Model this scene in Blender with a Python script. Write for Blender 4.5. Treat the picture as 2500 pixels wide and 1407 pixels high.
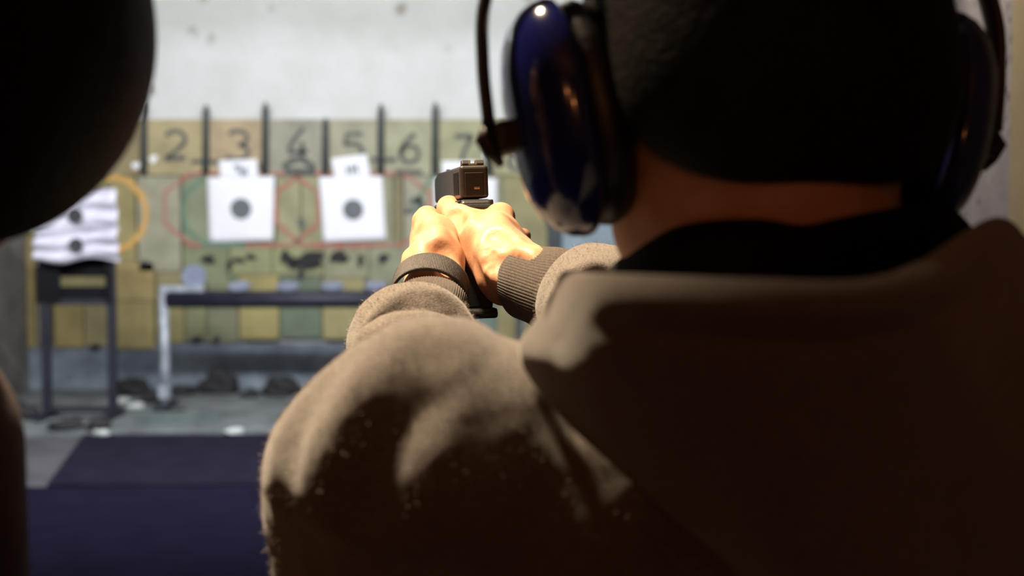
import bpy, bmesh, math, random
import numpy as np
from mathutils import Vector, Matrix

for o in list(bpy.data.objects):
    bpy.data.objects.remove(o)
SC = bpy.context.scene
COL = SC.collection
random.seed(7)

# ------------------------------------------------------------------ camera
FPX = 3300.0                       # focal length in pixels of a 2500 px wide frame
CAMZ = 1.5
PITCH = math.atan((703.5 - 520) / FPX)
cam_d = bpy.data.cameras.new('camera')
cam = bpy.data.objects.new('camera', cam_d)
COL.objects.link(cam)
cam.location = (0, 0, CAMZ)
cam.rotation_euler = (math.pi / 2 - PITCH, 0, 0)
cam_d.sensor_width = 36
cam_d.lens = FPX / 2500 * 36
cam_d.clip_start = 0.05
cam_d.dof.use_dof = True
cam_d.dof.focus_distance = 1.12
cam_d.dof.aperture_fstop = cam_d.lens / 8.0
SC.camera = cam

# ------------------------------------------------------------------ world, lights, exposure
w = bpy.data.worlds.new('world'); SC.world = w
w.use_nodes = True
w.node_tree.nodes['Background'].inputs[0].default_value = (0.92, 0.88, 0.84, 1)
w.node_tree.nodes['Background'].inputs[1].default_value = 0.014
SC.view_settings.view_transform = 'Standard'
SC.view_settings.look = 'None'
SC.view_settings.exposure = 0.0
SC.view_settings.gamma = 1.0
SC.view_settings.use_curve_mapping = False


def lamp(name, kind, loc, target, energy, color, **kw):
    d = bpy.data.lights.new(name, kind)
    d.energy = energy; d.color = color
    for k, v in kw.items():
        setattr(d, k, v)
    o = bpy.data.objects.new(name, d); COL.objects.link(o)
    o.location = loc
    o.rotation_euler = (Vector(target) - Vector(loc)).to_track_quat('-Z', 'Y').to_euler()
    return o


# cool fluorescent bank lighting the target wall, on the ceiling out of frame
lamp('target_wall_light', 'AREA', (-1.3, 6.2, 3.30), (-1.3, 11.2, 1.35), 520, (0.92, 0.95, 1.0),
     shape='RECTANGLE', size=5.0, size_y=0.35)
# warm booth lamp above and in front of the shooter
lamp('booth_spot', 'SPOT', (-0.58, 1.18, 2.85), (-0.20, 0.95, 1.42), 520, (1.0, 0.76, 0.50),
     spot_size=math.radians(37), spot_blend=0.6, shadow_soft_size=0.08)
# warm wash on the pier and plaster of the right wall, ahead of the shooter
lamp('right_wall_spot', 'SPOT', (0.72, 3.75, 3.25), (1.25, 3.2, 1.55), 95, (1.0, 0.84, 0.66),
     spot_size=math.radians(50), spot_blend=0.6, shadow_soft_size=0.05)
# two small warm bulbs on the back wall of the firing room
lamp('back_bulb', 'POINT', (-0.95, -2.2, 2.15), (0, 0, 0), 8.0, (1.0, 0.33, 0.10), shadow_soft_size=0.03)
lamp('back_bulb_b', 'POINT', (-0.25, -2.3, 2.0), (0, 0, 0), 8.0, (1.0, 0.33, 0.10), shadow_soft_size=0.03)


# ------------------------------------------------------------------ pixel helpers
def W(px, py, d):
    u = (px - 1250) / FPX; v = (703.5 - py) / FPX
    c, s = math.cos(PITCH), math.sin(PITCH)
    x, y, z = u, c + v * s, -s + v * c
    k = d / y
    return Vector((x * k, d, CAMZ + z * k))


def G(px, py):                     # point on the floor
    u = (px - 1250) / FPX; v = (703.5 - py) / FPX
    c, s = math.cos(PITCH), math.sin(PITCH)
    k = -CAMZ / (-s + v * c)
    return Vector((u * k, (c + v * s) * k, 0))


# ------------------------------------------------------------------ materials
def mat(name, c1, c2=None, scale=20, rough=0.6, bump=0.0, bscale=None, spec=0.5, metal=0.0, detail=6,
        ramp=(0.35, 0.65), sheen=0.0, sss=0.0, coat=0.0, bdist=0.002):
    m = bpy.data.materials.new(name); m.use_nodes = True
    nt = m.node_tree; b = nt.nodes['Principled BSDF']
    b.inputs['Roughness'].default_value = rough
    b.inputs['Specular IOR Level'].default_value = spec
    b.inputs['Metallic'].default_value = metal
    b.inputs['Sheen Weight'].default_value = sheen
    b.inputs['Sheen Roughness'].default_value = 0.5
    b.inputs['Coat Weight'].default_value = coat
    b.inputs['Coat Roughness'].default_value = 0.06
    if sss:
        b.inputs['Subsurface Weight'].default_value = sss
        b.inputs['Subsurface Radius'].default_value = (0.010, 0.0035, 0.0015)
        b.inputs['Subsurface Scale'].default_value = 1.0
    tc = nt.nodes.new('ShaderNodeTexCoord')
    if c2 is None:
        c2 = tuple(x * 0.85 for x in c1)
    n = nt.nodes.new('ShaderNodeTexNoise')
    n.inputs['Scale'].default_value = scale; n.inputs['Detail'].default_value = detail
    n.inputs['Roughness'].default_value = 0.62
    nt.links.new(tc.outputs['Object'], n.inputs['Vector'])
    r = nt.nodes.new('ShaderNodeValToRGB')
    r.color_ramp.elements[0].position = ramp[0]; r.color_ramp.elements[1].position = ramp[1]
    r.color_ramp.elements[0].color = (*c2, 1); r.color_ramp.elements[1].color = (*c1, 1)
    nt.links.new(n.outputs['Fac'], r.inputs['Fac'])
    nt.links.new(r.outputs['Color'], b.inputs['Base Color'])
    if bump:
        n2 = nt.nodes.new('ShaderNodeTexNoise')
        n2.inputs['Scale'].default_value = bscale or scale * 4
        n2.inputs['Detail'].default_value = 4
        nt.links.new(tc.outputs['Object'], n2.inputs['Vector'])
        bp = nt.nodes.new('ShaderNodeBump')
        bp.inputs['Strength'].default_value = bump; bp.inputs['Distance'].default_value = bdist
        nt.links.new(n2.outputs['Fac'], bp.inputs['Height'])
        nt.links.new(bp.outputs['Normal'], b.inputs['Normal'])
    return m


def spotted(name, c1, c2, vscale, vsize, dark, nscale=1.5, rough=0.8, dirt=None):
    """plaster with bullet pocks: voronoi dots masked by noise"""
    m = mat(name, c1, c2, nscale, rough, 0.3, 60)
    nt = m.node_tree; b = nt.nodes['Principled BSDF']
    base = b.inputs['Base Color'].links[0].from_socket
    tc = [n for n in nt.nodes if n.type == 'TEX_COORD'][0]
    v = nt.nodes.new('ShaderNodeTexVoronoi'); v.inputs['Scale'].default_value = vscale
    v.inputs['Randomness'].default_value = 1.0
    nz = nt.nodes.new('ShaderNodeTexNoise'); nz.inputs['Scale'].default_value = vscale * 2.2
    add = nt.nodes.new('ShaderNodeVectorMath'); add.operation = 'MULTIPLY_ADD'
    nt.links.new(nz.outputs['Color'], add.inputs[0])
    add.inputs[1].default_value = (0.3 / vscale,) * 3
    nt.links.new(tc.outputs['Object'], nz.inputs['Vector'])
    nt.links.new(tc.outputs['Object'], add.inputs[2])
    nt.links.new(add.outputs[0], v.inputs['Vector'])
    mr = nt.nodes.new('ShaderNodeMapRange')
    mr.inputs['From Min'].default_value = vsize; mr.inputs['From Max'].default_value = vsize * 0.35
    nt.links.new(v.outputs['Distance'], mr.inputs['Value'])
    nm = nt.nodes.new('ShaderNodeTexNoise'); nm.inputs['Scale'].default_value = vscale * 0.35
    nt.links.new(tc.outputs['Object'], nm.inputs['Vector'])
    mm = nt.nodes.new('ShaderNodeMapRange')
    mm.inputs['From Min'].default_value = 0.45; mm.inputs['From Max'].default_value = 0.55
    nt.links.new(nm.outputs['Fac'], mm.inputs['Value'])
    mu = nt.nodes.new('ShaderNodeMath'); mu.operation = 'MULTIPLY'
    nt.links.new(mr.outputs[0], mu.inputs[0]); nt.links.new(mm.outputs[0], mu.inputs[1])
    mx = nt.nodes.new('ShaderNodeMix'); mx.data_type = 'RGBA'
    nt.links.new(mu.outputs[0], mx.inputs['Factor'])
    nt.links.new(base, mx.inputs['A']); mx.inputs['B'].default_value = (*dark, 1)
    nt.links.new(mx.outputs['Result'], b.inputs['Base Color'])
    return m


def srgb(r, g, b, k=1.0):
    f = lambda c: ((c / 255 + 0.055) / 1.055) ** 2.4 if c > 10 else c / 255 / 12.92
    return (f(r) * k, f(g) * k, f(b) * k)


M = {}
M['floor'] = mat('floor_concrete', (0.10, 0.095, 0.105), (0.06, 0.058, 0.065), 3, 0.95, 0.3, 60, spec=0.1)
M['strip'] = mat('pale_concrete', (0.20, 0.215, 0.22), (0.10, 0.11, 0.115), 4, 0.95, 0.3, 80, spec=0.1)
M['mat'] = mat('floor_mat', (0.019, 0.016, 0.029), (0.013, 0.011, 0.021), 6, 1.0, 0.3, 200, spec=0.02)
M['mat2'] = mat('floor_mat_dark', (0.012, 0.010, 0.025), (0.009, 0.0075, 0.019), 5, 1.0, 0.3, 200, spec=0.02)
M['white'] = spotted('white_plaster', (0.63, 0.63, 0.615), (0.56, 0.56, 0.525), 3.2, 0.21, (0.34, 0.31, 0.26), 2.2)
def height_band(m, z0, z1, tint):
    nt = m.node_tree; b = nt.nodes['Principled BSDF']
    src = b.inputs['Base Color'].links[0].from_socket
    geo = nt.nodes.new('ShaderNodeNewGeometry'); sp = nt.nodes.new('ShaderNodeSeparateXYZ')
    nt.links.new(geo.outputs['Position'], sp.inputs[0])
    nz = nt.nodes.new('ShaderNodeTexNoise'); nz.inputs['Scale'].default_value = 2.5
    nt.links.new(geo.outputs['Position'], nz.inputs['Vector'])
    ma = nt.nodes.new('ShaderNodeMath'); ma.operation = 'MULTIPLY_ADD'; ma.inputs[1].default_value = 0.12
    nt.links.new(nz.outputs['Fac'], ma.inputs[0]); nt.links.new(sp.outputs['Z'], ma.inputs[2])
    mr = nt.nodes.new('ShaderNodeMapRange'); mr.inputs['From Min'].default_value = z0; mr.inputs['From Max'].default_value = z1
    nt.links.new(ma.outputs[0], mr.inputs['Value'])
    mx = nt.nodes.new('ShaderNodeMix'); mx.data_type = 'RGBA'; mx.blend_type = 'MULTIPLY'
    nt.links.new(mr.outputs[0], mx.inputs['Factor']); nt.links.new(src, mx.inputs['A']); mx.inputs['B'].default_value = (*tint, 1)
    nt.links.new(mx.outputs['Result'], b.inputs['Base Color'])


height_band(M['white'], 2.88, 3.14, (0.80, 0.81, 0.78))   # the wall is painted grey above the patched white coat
M['ceil'] = spotted('white_ceiling', (0.70, 0.71, 0.68), (0.62, 0.63, 0.60), 3.0, 0.2, (0.26, 0.27, 0.25), 1.2)
M['lower'] = mat('grey_blue_concrete', (0.23, 0.27, 0.31), (0.13, 0.15, 0.18), 5, 0.85, 0.3, 50)
M['rwall'] = spotted('pocked_grey_plaster', (0.50, 0.47, 0.49), (0.36, 0.34, 0.36), 26, 0.42, (0.16, 0.14, 0.15), 9)
M['beige'] = mat('beige_paint', (0.60, 0.48, 0.28), (0.52, 0.41, 0.23), 4, 0.7, 0.15, 60)
M['lwall'] = mat('left_plaster', (0.20, 0.19, 0.17), (0.12, 0.11, 0.10), 4, 0.85, 0.3, 40)
M['bluegrey'] = mat('blue_grey_panel', (0.26, 0.33, 0.37), (0.20, 0.26, 0.29), 3, 0.7, 0.1, 40)
M['paint_black'] = mat('faded_black_paint', (0.045, 0.05, 0.048), (0.12, 0.125, 0.11), 22, 0.8, ramp=(0.3, 0.75))
M['paint_red'] = mat('faded_red_paint', (0.40, 0.10, 0.075), (0.34, 0.20, 0.15), 14, 0.8)
M['paint_green'] = mat('faded_green_paint', (0.10, 0.19, 0.12), (0.17, 0.24, 0.17), 14, 0.8)
M['paint_orange'] = mat('orange_paint', (0.62, 0.33, 0.07), (0.52, 0.33, 0.12), 14, 0.8)
M['black_hole'] = mat('shot_out_black', (0.012, 0.012, 0.014), (0.03, 0.03, 0.03), 20, 0.9)
M['divider'] = mat('dark_divider', (0.055, 0.065, 0.065), (0.035, 0.04, 0.04), 10, 0.7)
M['paper'] = mat('white_paper', (0.86, 0.86, 0.88), (0.82, 0.82, 0.85), 4, 0.7)
M['paper_used'] = mat('handled_paper', (0.60, 0.58, 0.66), (0.50, 0.48, 0.56), 3, 0.8)
M['bull'] = mat('bullseye_ink', (0.12, 0.13, 0.14), (0.10, 0.11, 0.12), 10, 0.6)
M['ink_dark'] = mat('dark_ink', (0.03, 0.03, 0.035), (0.02, 0.02, 0.022), 10, 0.6)
M['ink'] = mat('small_ink', (0.14, 0.16, 0.20), (0.10, 0.12, 0.15), 10, 0.6)
M['steel_dark'] = mat('dark_blue_steel', (0.024, 0.024, 0.040), (0.014, 0.014, 0.024), 8, 0.55, 0.2, 60, metal=0.2)
M['steel_pale'] = mat('pale_galvanised', (0.42, 0.45, 0.50), (0.22, 0.24, 0.28), 12, 0.5, 0.2, 60, metal=0.2)
M['plate'] = mat('grey_plate', (0.26, 0.29, 0.38), (0.18, 0.20, 0.28), 5, 0.5, metal=0.2)
M['board_black'] = mat('black_board', (0.006, 0.006, 0.009), (0.004, 0.004, 0.005), 8, 0.9, spec=0.2)
M['rubber'] = mat('rubber_debris', (0.03, 0.028, 0.03), (0.015, 0.014, 0.016), 12, 0.9, 0.6, 30)
M['plank'] = mat('grey_green_plank', (0.13, 0.16, 0.155), (0.09, 0.11, 0.11), 8, 0.8, 0.3, 40)
M['scrap'] = mat('pale_scrap', (0.55, 0.58, 0.55), (0.40, 0.42, 0.40), 10, 0.8)
M['skin'] = mat('skin', (0.58, 0.32, 0.19), (0.49, 0.245, 0.135), 55, 0.5, 0.22, 420, 0.35, sss=0.18, bdist=0.0008)
M['hair'] = mat('dark_hair', (0.010, 0.007, 0.005), (0.004, 0.003, 0.002), 90, 0.7, 0.8, 260, 0.2)
M['fleece'] = mat('grey_brown_fleece', (0.21, 0.185, 0.165), (0.085, 0.072, 0.064), 800, 0.95, 0.6, 1100, 0.15,
                  ramp=(0.34, 0.66), sheen=0.35, detail=5, bdist=0.0014)
M['fibre'] = mat('fleece_fibre', (0.34, 0.29, 0.25), (0.20, 0.17, 0.15), 300, 0.6, spec=0.5)
M['rib'] = mat('ribbed_knit', (0.10, 0.082, 0.070), (0.05, 0.041, 0.036), 700, 0.95, 0.4, 1500, 0.15, sheen=0.15, bdist=.001)
M['lining'] = mat('black_lining', (0.006, 0.006, 0.006), (0.004, 0.004, 0.004), 60, 0.95, 0.3, 300, 0.1)
M['navy'] = mat('navy_gloss_plastic', (0.010, 0.014, 0.135), (0.009, 0.012, 0.12), 6, 0.16, 0.0, 900, 0.5, coat=0.5)
M['cushion'] = mat('black_vinyl', (0.010, 0.010, 0.011), (0.007, 0.007, 0.008), 40, 0.42, 0.2, 200)
M['band'] = mat('dark_brown_plastic', (0.022, 0.016, 0.013), (0.014, 0.010, 0.008), 40, 0.45)
M['slide'] = mat('gun_steel', (0.085, 0.076, 0.070), (0.070, 0.063, 0.059), 300, 0.42, 0.1, 900, 0.5, metal=0.55)
M['polymer'] = mat('gun_polymer', (0.014, 0.013, 0.014), (0.010, 0.010, 0.010), 200, 0.5, 0.12, 900, 0.5)
M['bright'] = mat('worn_steel', (0.5, 0.42, 0.33), (0.4, 0.33, 0.26), 100, 0.3, metal=0.9)
M['sightpaint'] = mat('sight_outline', (0.75, 0.72, 0.62), (0.7, 0.66, 0.55), 100, 0.5)
M['strap'] = mat('dark_woven_strap', (0.050, 0.043, 0.040), (0.030, 0.026, 0.024), 300, 0.62, 0.3, 900, 0.4)
M['denim'] = mat('dark_denim', (0.03, 0.035, 0.05), (0.02, 0.023, 0.035), 60, 0.9, 0.3, 300)
M['shoe'] = mat('black_shoe', (0.015, 0.015, 0.015), (0.01, 0.01, 0.01), 60, 0.6)
M['jacket'] = mat('dark_red_brown_jacket', (0.05, 0.022, 0.016), (0.03, 0.014, 0.010), 60, 0.9, 0.4, 200)
M['eye'] = mat('eye_white', (0.7, 0.68, 0.64), (0.66, 0.64, 0.6), 10, 0.3)
M['lampbody'] = mat('lamp_housing', (0.6, 0.6, 0.6), (0.5, 0.5, 0.5), 10, 0.5)
_bm = {}


def board_mat(rgb, k=0.86):
    if rgb not in _bm:
        g = sum(rgb) / 3
        c = srgb(*[g + (v - g) * 0.98 + t for v, t in zip(rgb, (3, -2, -3))], k)
        _bm[rgb] = mat('board_%d' % len(_bm), c, tuple(x * 0.72 for x in c), 5, 0.85, 0.3, 30, ramp=(0.3, 0.6))
    return _bm[rgb]


# ------------------------------------------------------------------ object helpers
def link(name, me, material, parent=None, smooth=False):
    me.name = name
    o = bpy.data.objects.new(name, me); COL.objects.link(o)
    if material is not None and not me.materials:
        me.materials.append(material)
    if smooth:
        me.polygons.foreach_set('use_smooth', [True] * len(me.polygons))
    if parent is not None:
        o.parent = parent
        o.matrix_parent_inverse = parent.matrix_world.inverted()
    return o


def from_bm(name, bm, material, parent=None, smooth=False):
    me = bpy.data.meshes.new(name); bmesh.ops.recalc_face_normals(bm, faces=bm.faces)
    bm.to_mesh(me); bm.free()
    return link(name, me, material, parent, smooth)


def tag(o, label, cat=None, group=None, kind=None):
    o['label'] = label
    if cat: o['category'] = cat
    if group: o['group'] = group
    if kind: o['kind'] = kind
    return o


def empty(name, loc, label, cat, group=None):
    o = bpy.data.objects.new(name, None); COL.objects.link(o)
    o.location = loc
    o.matrix_world = Matrix.Translation(loc)
    return tag(o, label, cat, group)


def add_box(bm, c, s, R=None, bevel=0.0):
    r = bmesh.ops.create_cube(bm, size=1.0)
    vs = r['verts']
    for v in vs:
        p = Vector((v.co.x * s[0], v.co.y * s[1], v.co.z * s[2]))
        if R is not None: p = R @ p
        v.co = p + Vector(c)
    if bevel:
        es = list({e for v in vs for e in v.link_edges})
        bmesh.ops.bevel(bm, geom=es, offset=bevel, segments=2, affect='EDGES', profile=0.5)


def box(name, c, s, material, parent=None, R=None, bevel=0.0):
    bm = bmesh.new(); add_box(bm, c, s, R, bevel)
    return from_bm(name, bm, material, parent)


def add_tube(bm, pts, rad, seg=12, caps=True, flat=None):
    """swept tube; rad scalar or list; flat=(a,b) elliptical scale with reference up"""
    pts = [Vector(p) for p in pts]; n = len(pts)
    rads = rad if isinstance(rad, (list, tuple)) else [rad] * n
    rings = []
    prev = None
    for i, p in enumerate(pts):
        t = (pts[min(i + 1, n - 1)] - pts[max(i - 1, 0)]).normalized()
        if prev is None:
            ref = Vector((0, 1, 0)) if abs(t.y) < 0.9 else Vector((0, 0, 1))
            a = t.cross(ref).normalized()
        else:
            a = (prev - t * prev.dot(t)).normalized()
        prev = a
        b = t.cross(a)
        fa, fb = flat if flat else (1, 1)
        rings.append([bm.verts.new(p + (a * math.cos(2 * math.pi * k / seg) * fa + b * math.sin(2 * math.pi * k / seg) * fb) * rads[i]) for k in range(seg)])
    for i in range(n - 1):
        for k in range(seg):
            bm.faces.new((rings[i][k], rings[i][(k + 1) % seg], rings[i + 1][(k + 1) % seg], rings[i + 1][k]))
    if caps:
        bm.faces.new(rings[0][::-1]); bm.faces.new(rings[-1])


def tube(name, pts, rad, material, parent=None, seg=12, flat=None):
    bm = bmesh.new(); add_tube(bm, pts, rad, seg, True, flat)
    return from_bm(name, bm, material, parent, True)


def spline(pts, n):
    """Catmull-Rom through points (numpy rows) -> n samples"""
    P = np.array(pts, float); m = len(P)
    t = np.linspace(0, m - 1, n); i = np.clip(t.astype(int), 0, m - 2); f = (t - i)[:, None]
    p1 = P[i]; p2 = P[i + 1]
    p0 = np.where((i > 0)[:, None], P[np.maximum(i - 1, 0)], 2 * p1 - p2)
    p3 = np.where((i < m - 2)[:, None], P[np.minimum(i + 2, m - 1)], 2 * p2 - p1)
    return 0.5 * (2 * p1 + (p2 - p0) * f + (2 * p0 - 5 * p1 + 4 * p2 - p3) * f ** 2 + (3 * p1 - p0 - 3 * p2 + p3) * f ** 3)


def grid_mesh(name, P, material, parent=None, smooth=True, closed_u=False):
    """P: rows x cols x 3"""
    r, c = P.shape[:2]
    me = bpy.data.meshes.new(name)
    idx = np.arange(r * c).reshape(r, c)
    if closed_u:
        idx2 = np.concatenate([idx, idx[:, :1]], 1)
    else:
        idx2 = idx
    f = np.stack([idx2[:-1, :-1], idx2[:-1, 1:], idx2[1:, 1:], idx2[1:, :-1]], -1).reshape(-1, 4)
    me.from_pydata(P.reshape(-1, 3).tolist(), [], f.tolist())
    return link(name, me, material, parent, smooth)


# ------------------------------------------------------------------ signed distance fields -> smooth meshes
class SDF:
    def __init__(s): s.ops = []

    def cone(s, a, b, ra, rb, k=0.01, sub=False):
        s.ops.append(('c', np.array(a, np.float32), np.array(b, np.float32), ra, rb, k, sub)); return s

    def chain(s, pts, k=0.01, sub=False):
        for (a, ra), (b, rb) in zip(pts[:-1], pts[1:]): s.cone(a, b, ra, rb, k, sub)
        return s

    def line(s, pts, k=0.01, sub=False):      # whole polyline as one primitive
        s.ops.append(('l', [np.array(p, np.float32) for p, r in pts], [r for p, r in pts], 0, 0, k, sub)); return s

    def ell(s, c, R, r, k=0.01, sub=False):
        s.ops.append(('e', np.array(c, np.float32), np.array(R, np.float32), np.array(r, np.float32), 0, k, sub)); return s

    def plane(s, p, n, k=0.005):      # keep side where (x-p).n < 0
        s.ops.append(('p', np.array(p, np.float32), np.array(n, np.float32), 0, 0, k, False)); return s

    def __call__(s, P):
        P = P.astype(np.float32); d = np.full(len(P), 9.0, np.float32)
        for o in s.ops:
            k = o[5]
            if o[0] == 'c':
                a, b, ra, rb = o[1:5]; ba = b - a; L = float(ba @ ba) + 1e-12
                pa = P - a
                t = np.clip(pa @ ba / L, 0, 1)
                q = np.sqrt(((pa - t[:, None] * ba) ** 2).sum(1)) - (ra + (rb - ra) * t)
            elif o[0] == 'l':
                q = np.full(len(P), 9.0, np.float32)
                for a, b, ra, rb in zip(o[1][:-1], o[1][1:], o[2][:-1], o[2][1:]):
                    ba = b - a; L = float(ba @ ba) + 1e-12; pa = P - a
                    t = np.clip(pa @ ba / L, 0, 1)
                    q = np.minimum(q, np.sqrt(((pa - t[:, None] * ba) ** 2).sum(1)) - (ra + (rb - ra) * t))
            elif o[0] == 'e':
                l = (P - o[1]) @ o[2]          # columns of R = axes
                r = o[3]
                k0 = np.sqrt(((l / r) ** 2).sum(1)); k1 = np.sqrt(((l / (r * r)) ** 2).sum(1)) + 1e-6
                q = k0 * (k0 - 1) / k1
            else:
                q = (P - o[1]) @ o[2]
                h = np.maximum(k - np.abs(d - q), 0) / k
                d = np.maximum(d, q) + h * h * k * 0.25
                continue
            if o[6]:
                h = np.maximum(k - np.abs(d + q), 0) / k
                d = np.maximum(d, -q) + h * h * k * 0.25
            else:
                h = np.maximum(k - np.abs(d - q), 0) / k
                d = np.minimum(d, q) - h * h * k * 0.25
        return d


def sdf_arrays(f, lo, hi, h, B=4):
    lo = np.array(lo, float); hi = np.array(hi, float)
    nb = np.ceil((hi - lo) / (h * B)).astype(int)
    # coarse pass at block centres
    g = [lo[i] + (np.arange(nb[i]) + 0.5) * h * B for i in range(3)]
    C = np.stack(np.meshgrid(*g, indexing='ij'), -1).reshape(-1, 3)
    dc = f(C).reshape(nb)
    act = np.abs(dc) < h * B * 1.35
    n = nb * B
    F = np.repeat(np.repeat(np.repeat(np.where(dc < 0, -1, 1).astype(np.float32), B, 0), B, 1), B, 2)
    bi = np.argwhere(act)
    off = np.stack(np.meshgrid(*[np.arange(B)] * 3, indexing='ij'), -1).reshape(-1, 3)
    I = (bi[:, None, :] * B + off[None]).reshape(-1, 3)
    vals = f(lo + (I + 0.5) * h)
    F[I[:, 0], I[:, 1], I[:, 2]] = vals
    S = F < 0
    cs = np.zeros(tuple(n - 1), np.int8)
    sl = lambda o, m: slice(o, m - 1 + o)
    corners = [(a, b, c) for a in (0, 1) for b in (0, 1) for c in (0, 1)]
    for a, b, c in corners:
        cs += S[sl(a, n[0]), sl(b, n[1]), sl(c, n[2])]
    mixed = (cs > 0) & (cs < 8)
    cells = np.argwhere(mixed)
    vid = np.full(mixed.shape, -1, np.int32); vid[mixed] = np.arange(len(cells))
    vals8 = {q: F[cells[:, 0] + q[0], cells[:, 1] + q[1], cells[:, 2] + q[2]] for q in corners}
    acc = np.zeros((len(cells), 3)); cnt = np.zeros(len(cells))
    for q in corners:
        for ax in range(3):
            if q[ax] == 0:
                q2 = list(q); q2[ax] = 1; q2 = tuple(q2)
                a, b = vals8[q], vals8[q2]
                m = (a < 0) != (b < 0)
                t = np.where(m, a / np.where(m, a - b, 1), 0)
                p = np.tile(np.array(q, float), (len(cells), 1)); p[:, ax] += t
                acc[m] += p[m]; cnt[m] += 1
    V = lo + (cells + acc / cnt[:, None] + 0.5) * h
    Q = []
    for ax in range(3):
        u, v = (ax + 1) % 3, (ax + 2) % 3
        s0 = [slice(None)] * 3; s1 = [slice(None)] * 3
        s0[ax] = slice(0, -1); s1[ax] = slice(1, None)
        ch = S[tuple(s0)] != S[tuple(s1)]
        E = np.argwhere(ch)
        E = E[(E[:, u] > 0) & (E[:, v] > 0) & (E[:, u] < n[u] - 1) & (E[:, v] < n[v] - 1)]
        def cell(du, dv):
            c = E.copy(); c[:, u] -= du; c[:, v] -= dv
            return vid[c[:, 0], c[:, 1], c[:, 2]]
        q = np.stack([cell(1, 1), cell(0, 1), cell(0, 0), cell(1, 0)], 1)
        neg = S[E[:, 0], E[:, 1], E[:, 2]]
        q[~neg] = q[~neg][:, ::-1]
        q = q[(q >= 0).all(1)]
        Q.append(q)
    return V, np.concatenate(Q)


def arrays_mesh(name, parts, material, parent=None):
    Vs, Fs, o = [], [], 0
    for V, F in parts:
        Vs.append(V); Fs.append(F + o); o += len(V)
    V = np.concatenate(Vs); F = np.concatenate(Fs)
    me = bpy.data.meshes.new(name)
    me.vertices.add(len(V)); me.vertices.foreach_set('co', V.astype(np.float32).ravel())
    me.loops.add(len(F) * 4); me.loops.foreach_set('vertex_index', F.astype(np.int32).ravel())
    me.polygons.add(len(F))
    me.polygons.foreach_set('loop_start', np.arange(0, len(F) * 4, 4, dtype=np.int32))
    me.update(calc_edges=True); me.validate()
    return link(name, me, material, parent, True)


def march(f, px, py, d0=0.3, d1=1.6):
    """depth of the first surface of f along the ray through a pixel"""
    ds = np.linspace(d0, d1, 1400)
    P = np.array([W(px, py, d) for d in ds])
    v = f(P); k = np.argmax(v < 0)
    return Vector(P[k]) if v[k] < 0 else None


# ================================================================== THE RANGE: STRUCTURE
DW = 11.25                        # distance of the target wall
XL, XR = -4.05, 1.25
ZC = 3.42


def wx(px, py, d=DW): return W(px, py, d)


fl = box('floor', ((XL + XR) / 2, 4.0, -0.05), (XR - XL, 15.0, 0.1), M['floor']); tag(fl, 'bare concrete floor of the range', kind='structure')
cl = box('ceiling', ((XL + XR) / 2, 4.0, ZC + 0.05), (XR - XL, 15.0, 0.1), M['ceil']); tag(cl, 'white pocked ceiling of the range', kind='structure')
wb = box('wall_back', ((XL + XR) / 2, DW + 0.13, ZC / 2), (XR - XL, 0.1, ZC), M['white'])
tag(wb, 'white pocked target wall covered with numbered boards', kind='structure')
wr = box('wall_right', (XR + 0.06, 4.0, ZC / 2), (0.12, 15.0, ZC), M['rwall']); tag(wr, 'grey pocked plaster wall along the right side', kind='structure')
wl = box('wall_left', (XL - 0.06, 4.0, ZC / 2), (0.12, 15.0, ZC), M['lwall']); tag(wl, 'dim plaster wall along the left side', kind='structure')
wn = box('wall_near', ((XL + XR) / 2, -3.45, ZC / 2), (XR - XL, 0.1, ZC), M['lwall']); tag(wn, 'dim plaster wall behind the firing line', kind='structure')
xb = XR - 0.02
t1 = box('trim_1', (XR - 0.025, 2.1, ZC / 2), (0.05, 2.35, ZC), M['beige'], bevel=0.004)
tag(t1, 'beige painted pier on the right wall beside the shooter', kind='structure')


def rect(name, x0, y0, x1, y1, d, th, material, parent=None, bev=0.004):
    a = W(x0, y0, d); b = W(x1, y1, d)
    c = (a + b) / 2
    return box(name, (c.x, d + th / 2, c.z), (abs(b.x - a.x), th, abs(a.z - b.z)), material, parent, bevel=bev)


# lower concrete of the wall and its pieces
rect('concrete_footing', 40, 838, 1640, 962, DW + 0.035, 0.05, M['lower'], wb)

# floor surfaces
def floor_patch(name, pts, z, material, label):
    bm = bmesh.new()
    lo = [bm.verts.new((p.x, p.y, 0.0)) for p in pts]; hi = [bm.verts.new((p.x, p.y, z)) for p in pts]
    bm.faces.new(hi); n = len(pts)
    for i in range(n): bm.faces.new((lo[i], lo[(i + 1) % n], hi[(i + 1) % n], hi[i]))
    o = from_bm(name, bm, material); tag(o, label, kind='structure'); return o


yA, yB = G(0, 1062).y, G(0, 1188).y
Vv = Vector
floor_patch('floor_strip', [Vv((XL, yA - .1, 0)), Vv((XR, yA, 0)), Vv((XR, DW + .08, 0)), Vv((XL, DW + .08, 0))], 0.012, M['strip'], 'pale concrete floor strip along the foot of the target wall')
floor_patch('floor_mat', [G(115, 1190), Vv((XR, yB, 0)), Vv((XR, yA - .01, 0)), G(205, 1066)], 0.015, M['mat'], 'dark purple grey rubber mat before the pale strip')
floor_patch('floor_mat_near', [Vv((XL, -3.3, 0)), Vv((XR, -3.3, 0)), Vv((XR, yB - .02, 0)), Vv((XL, yB - .15, 0))], 0.02, M['mat2'], 'dark purple rubber flooring nearest the firing line')

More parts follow.
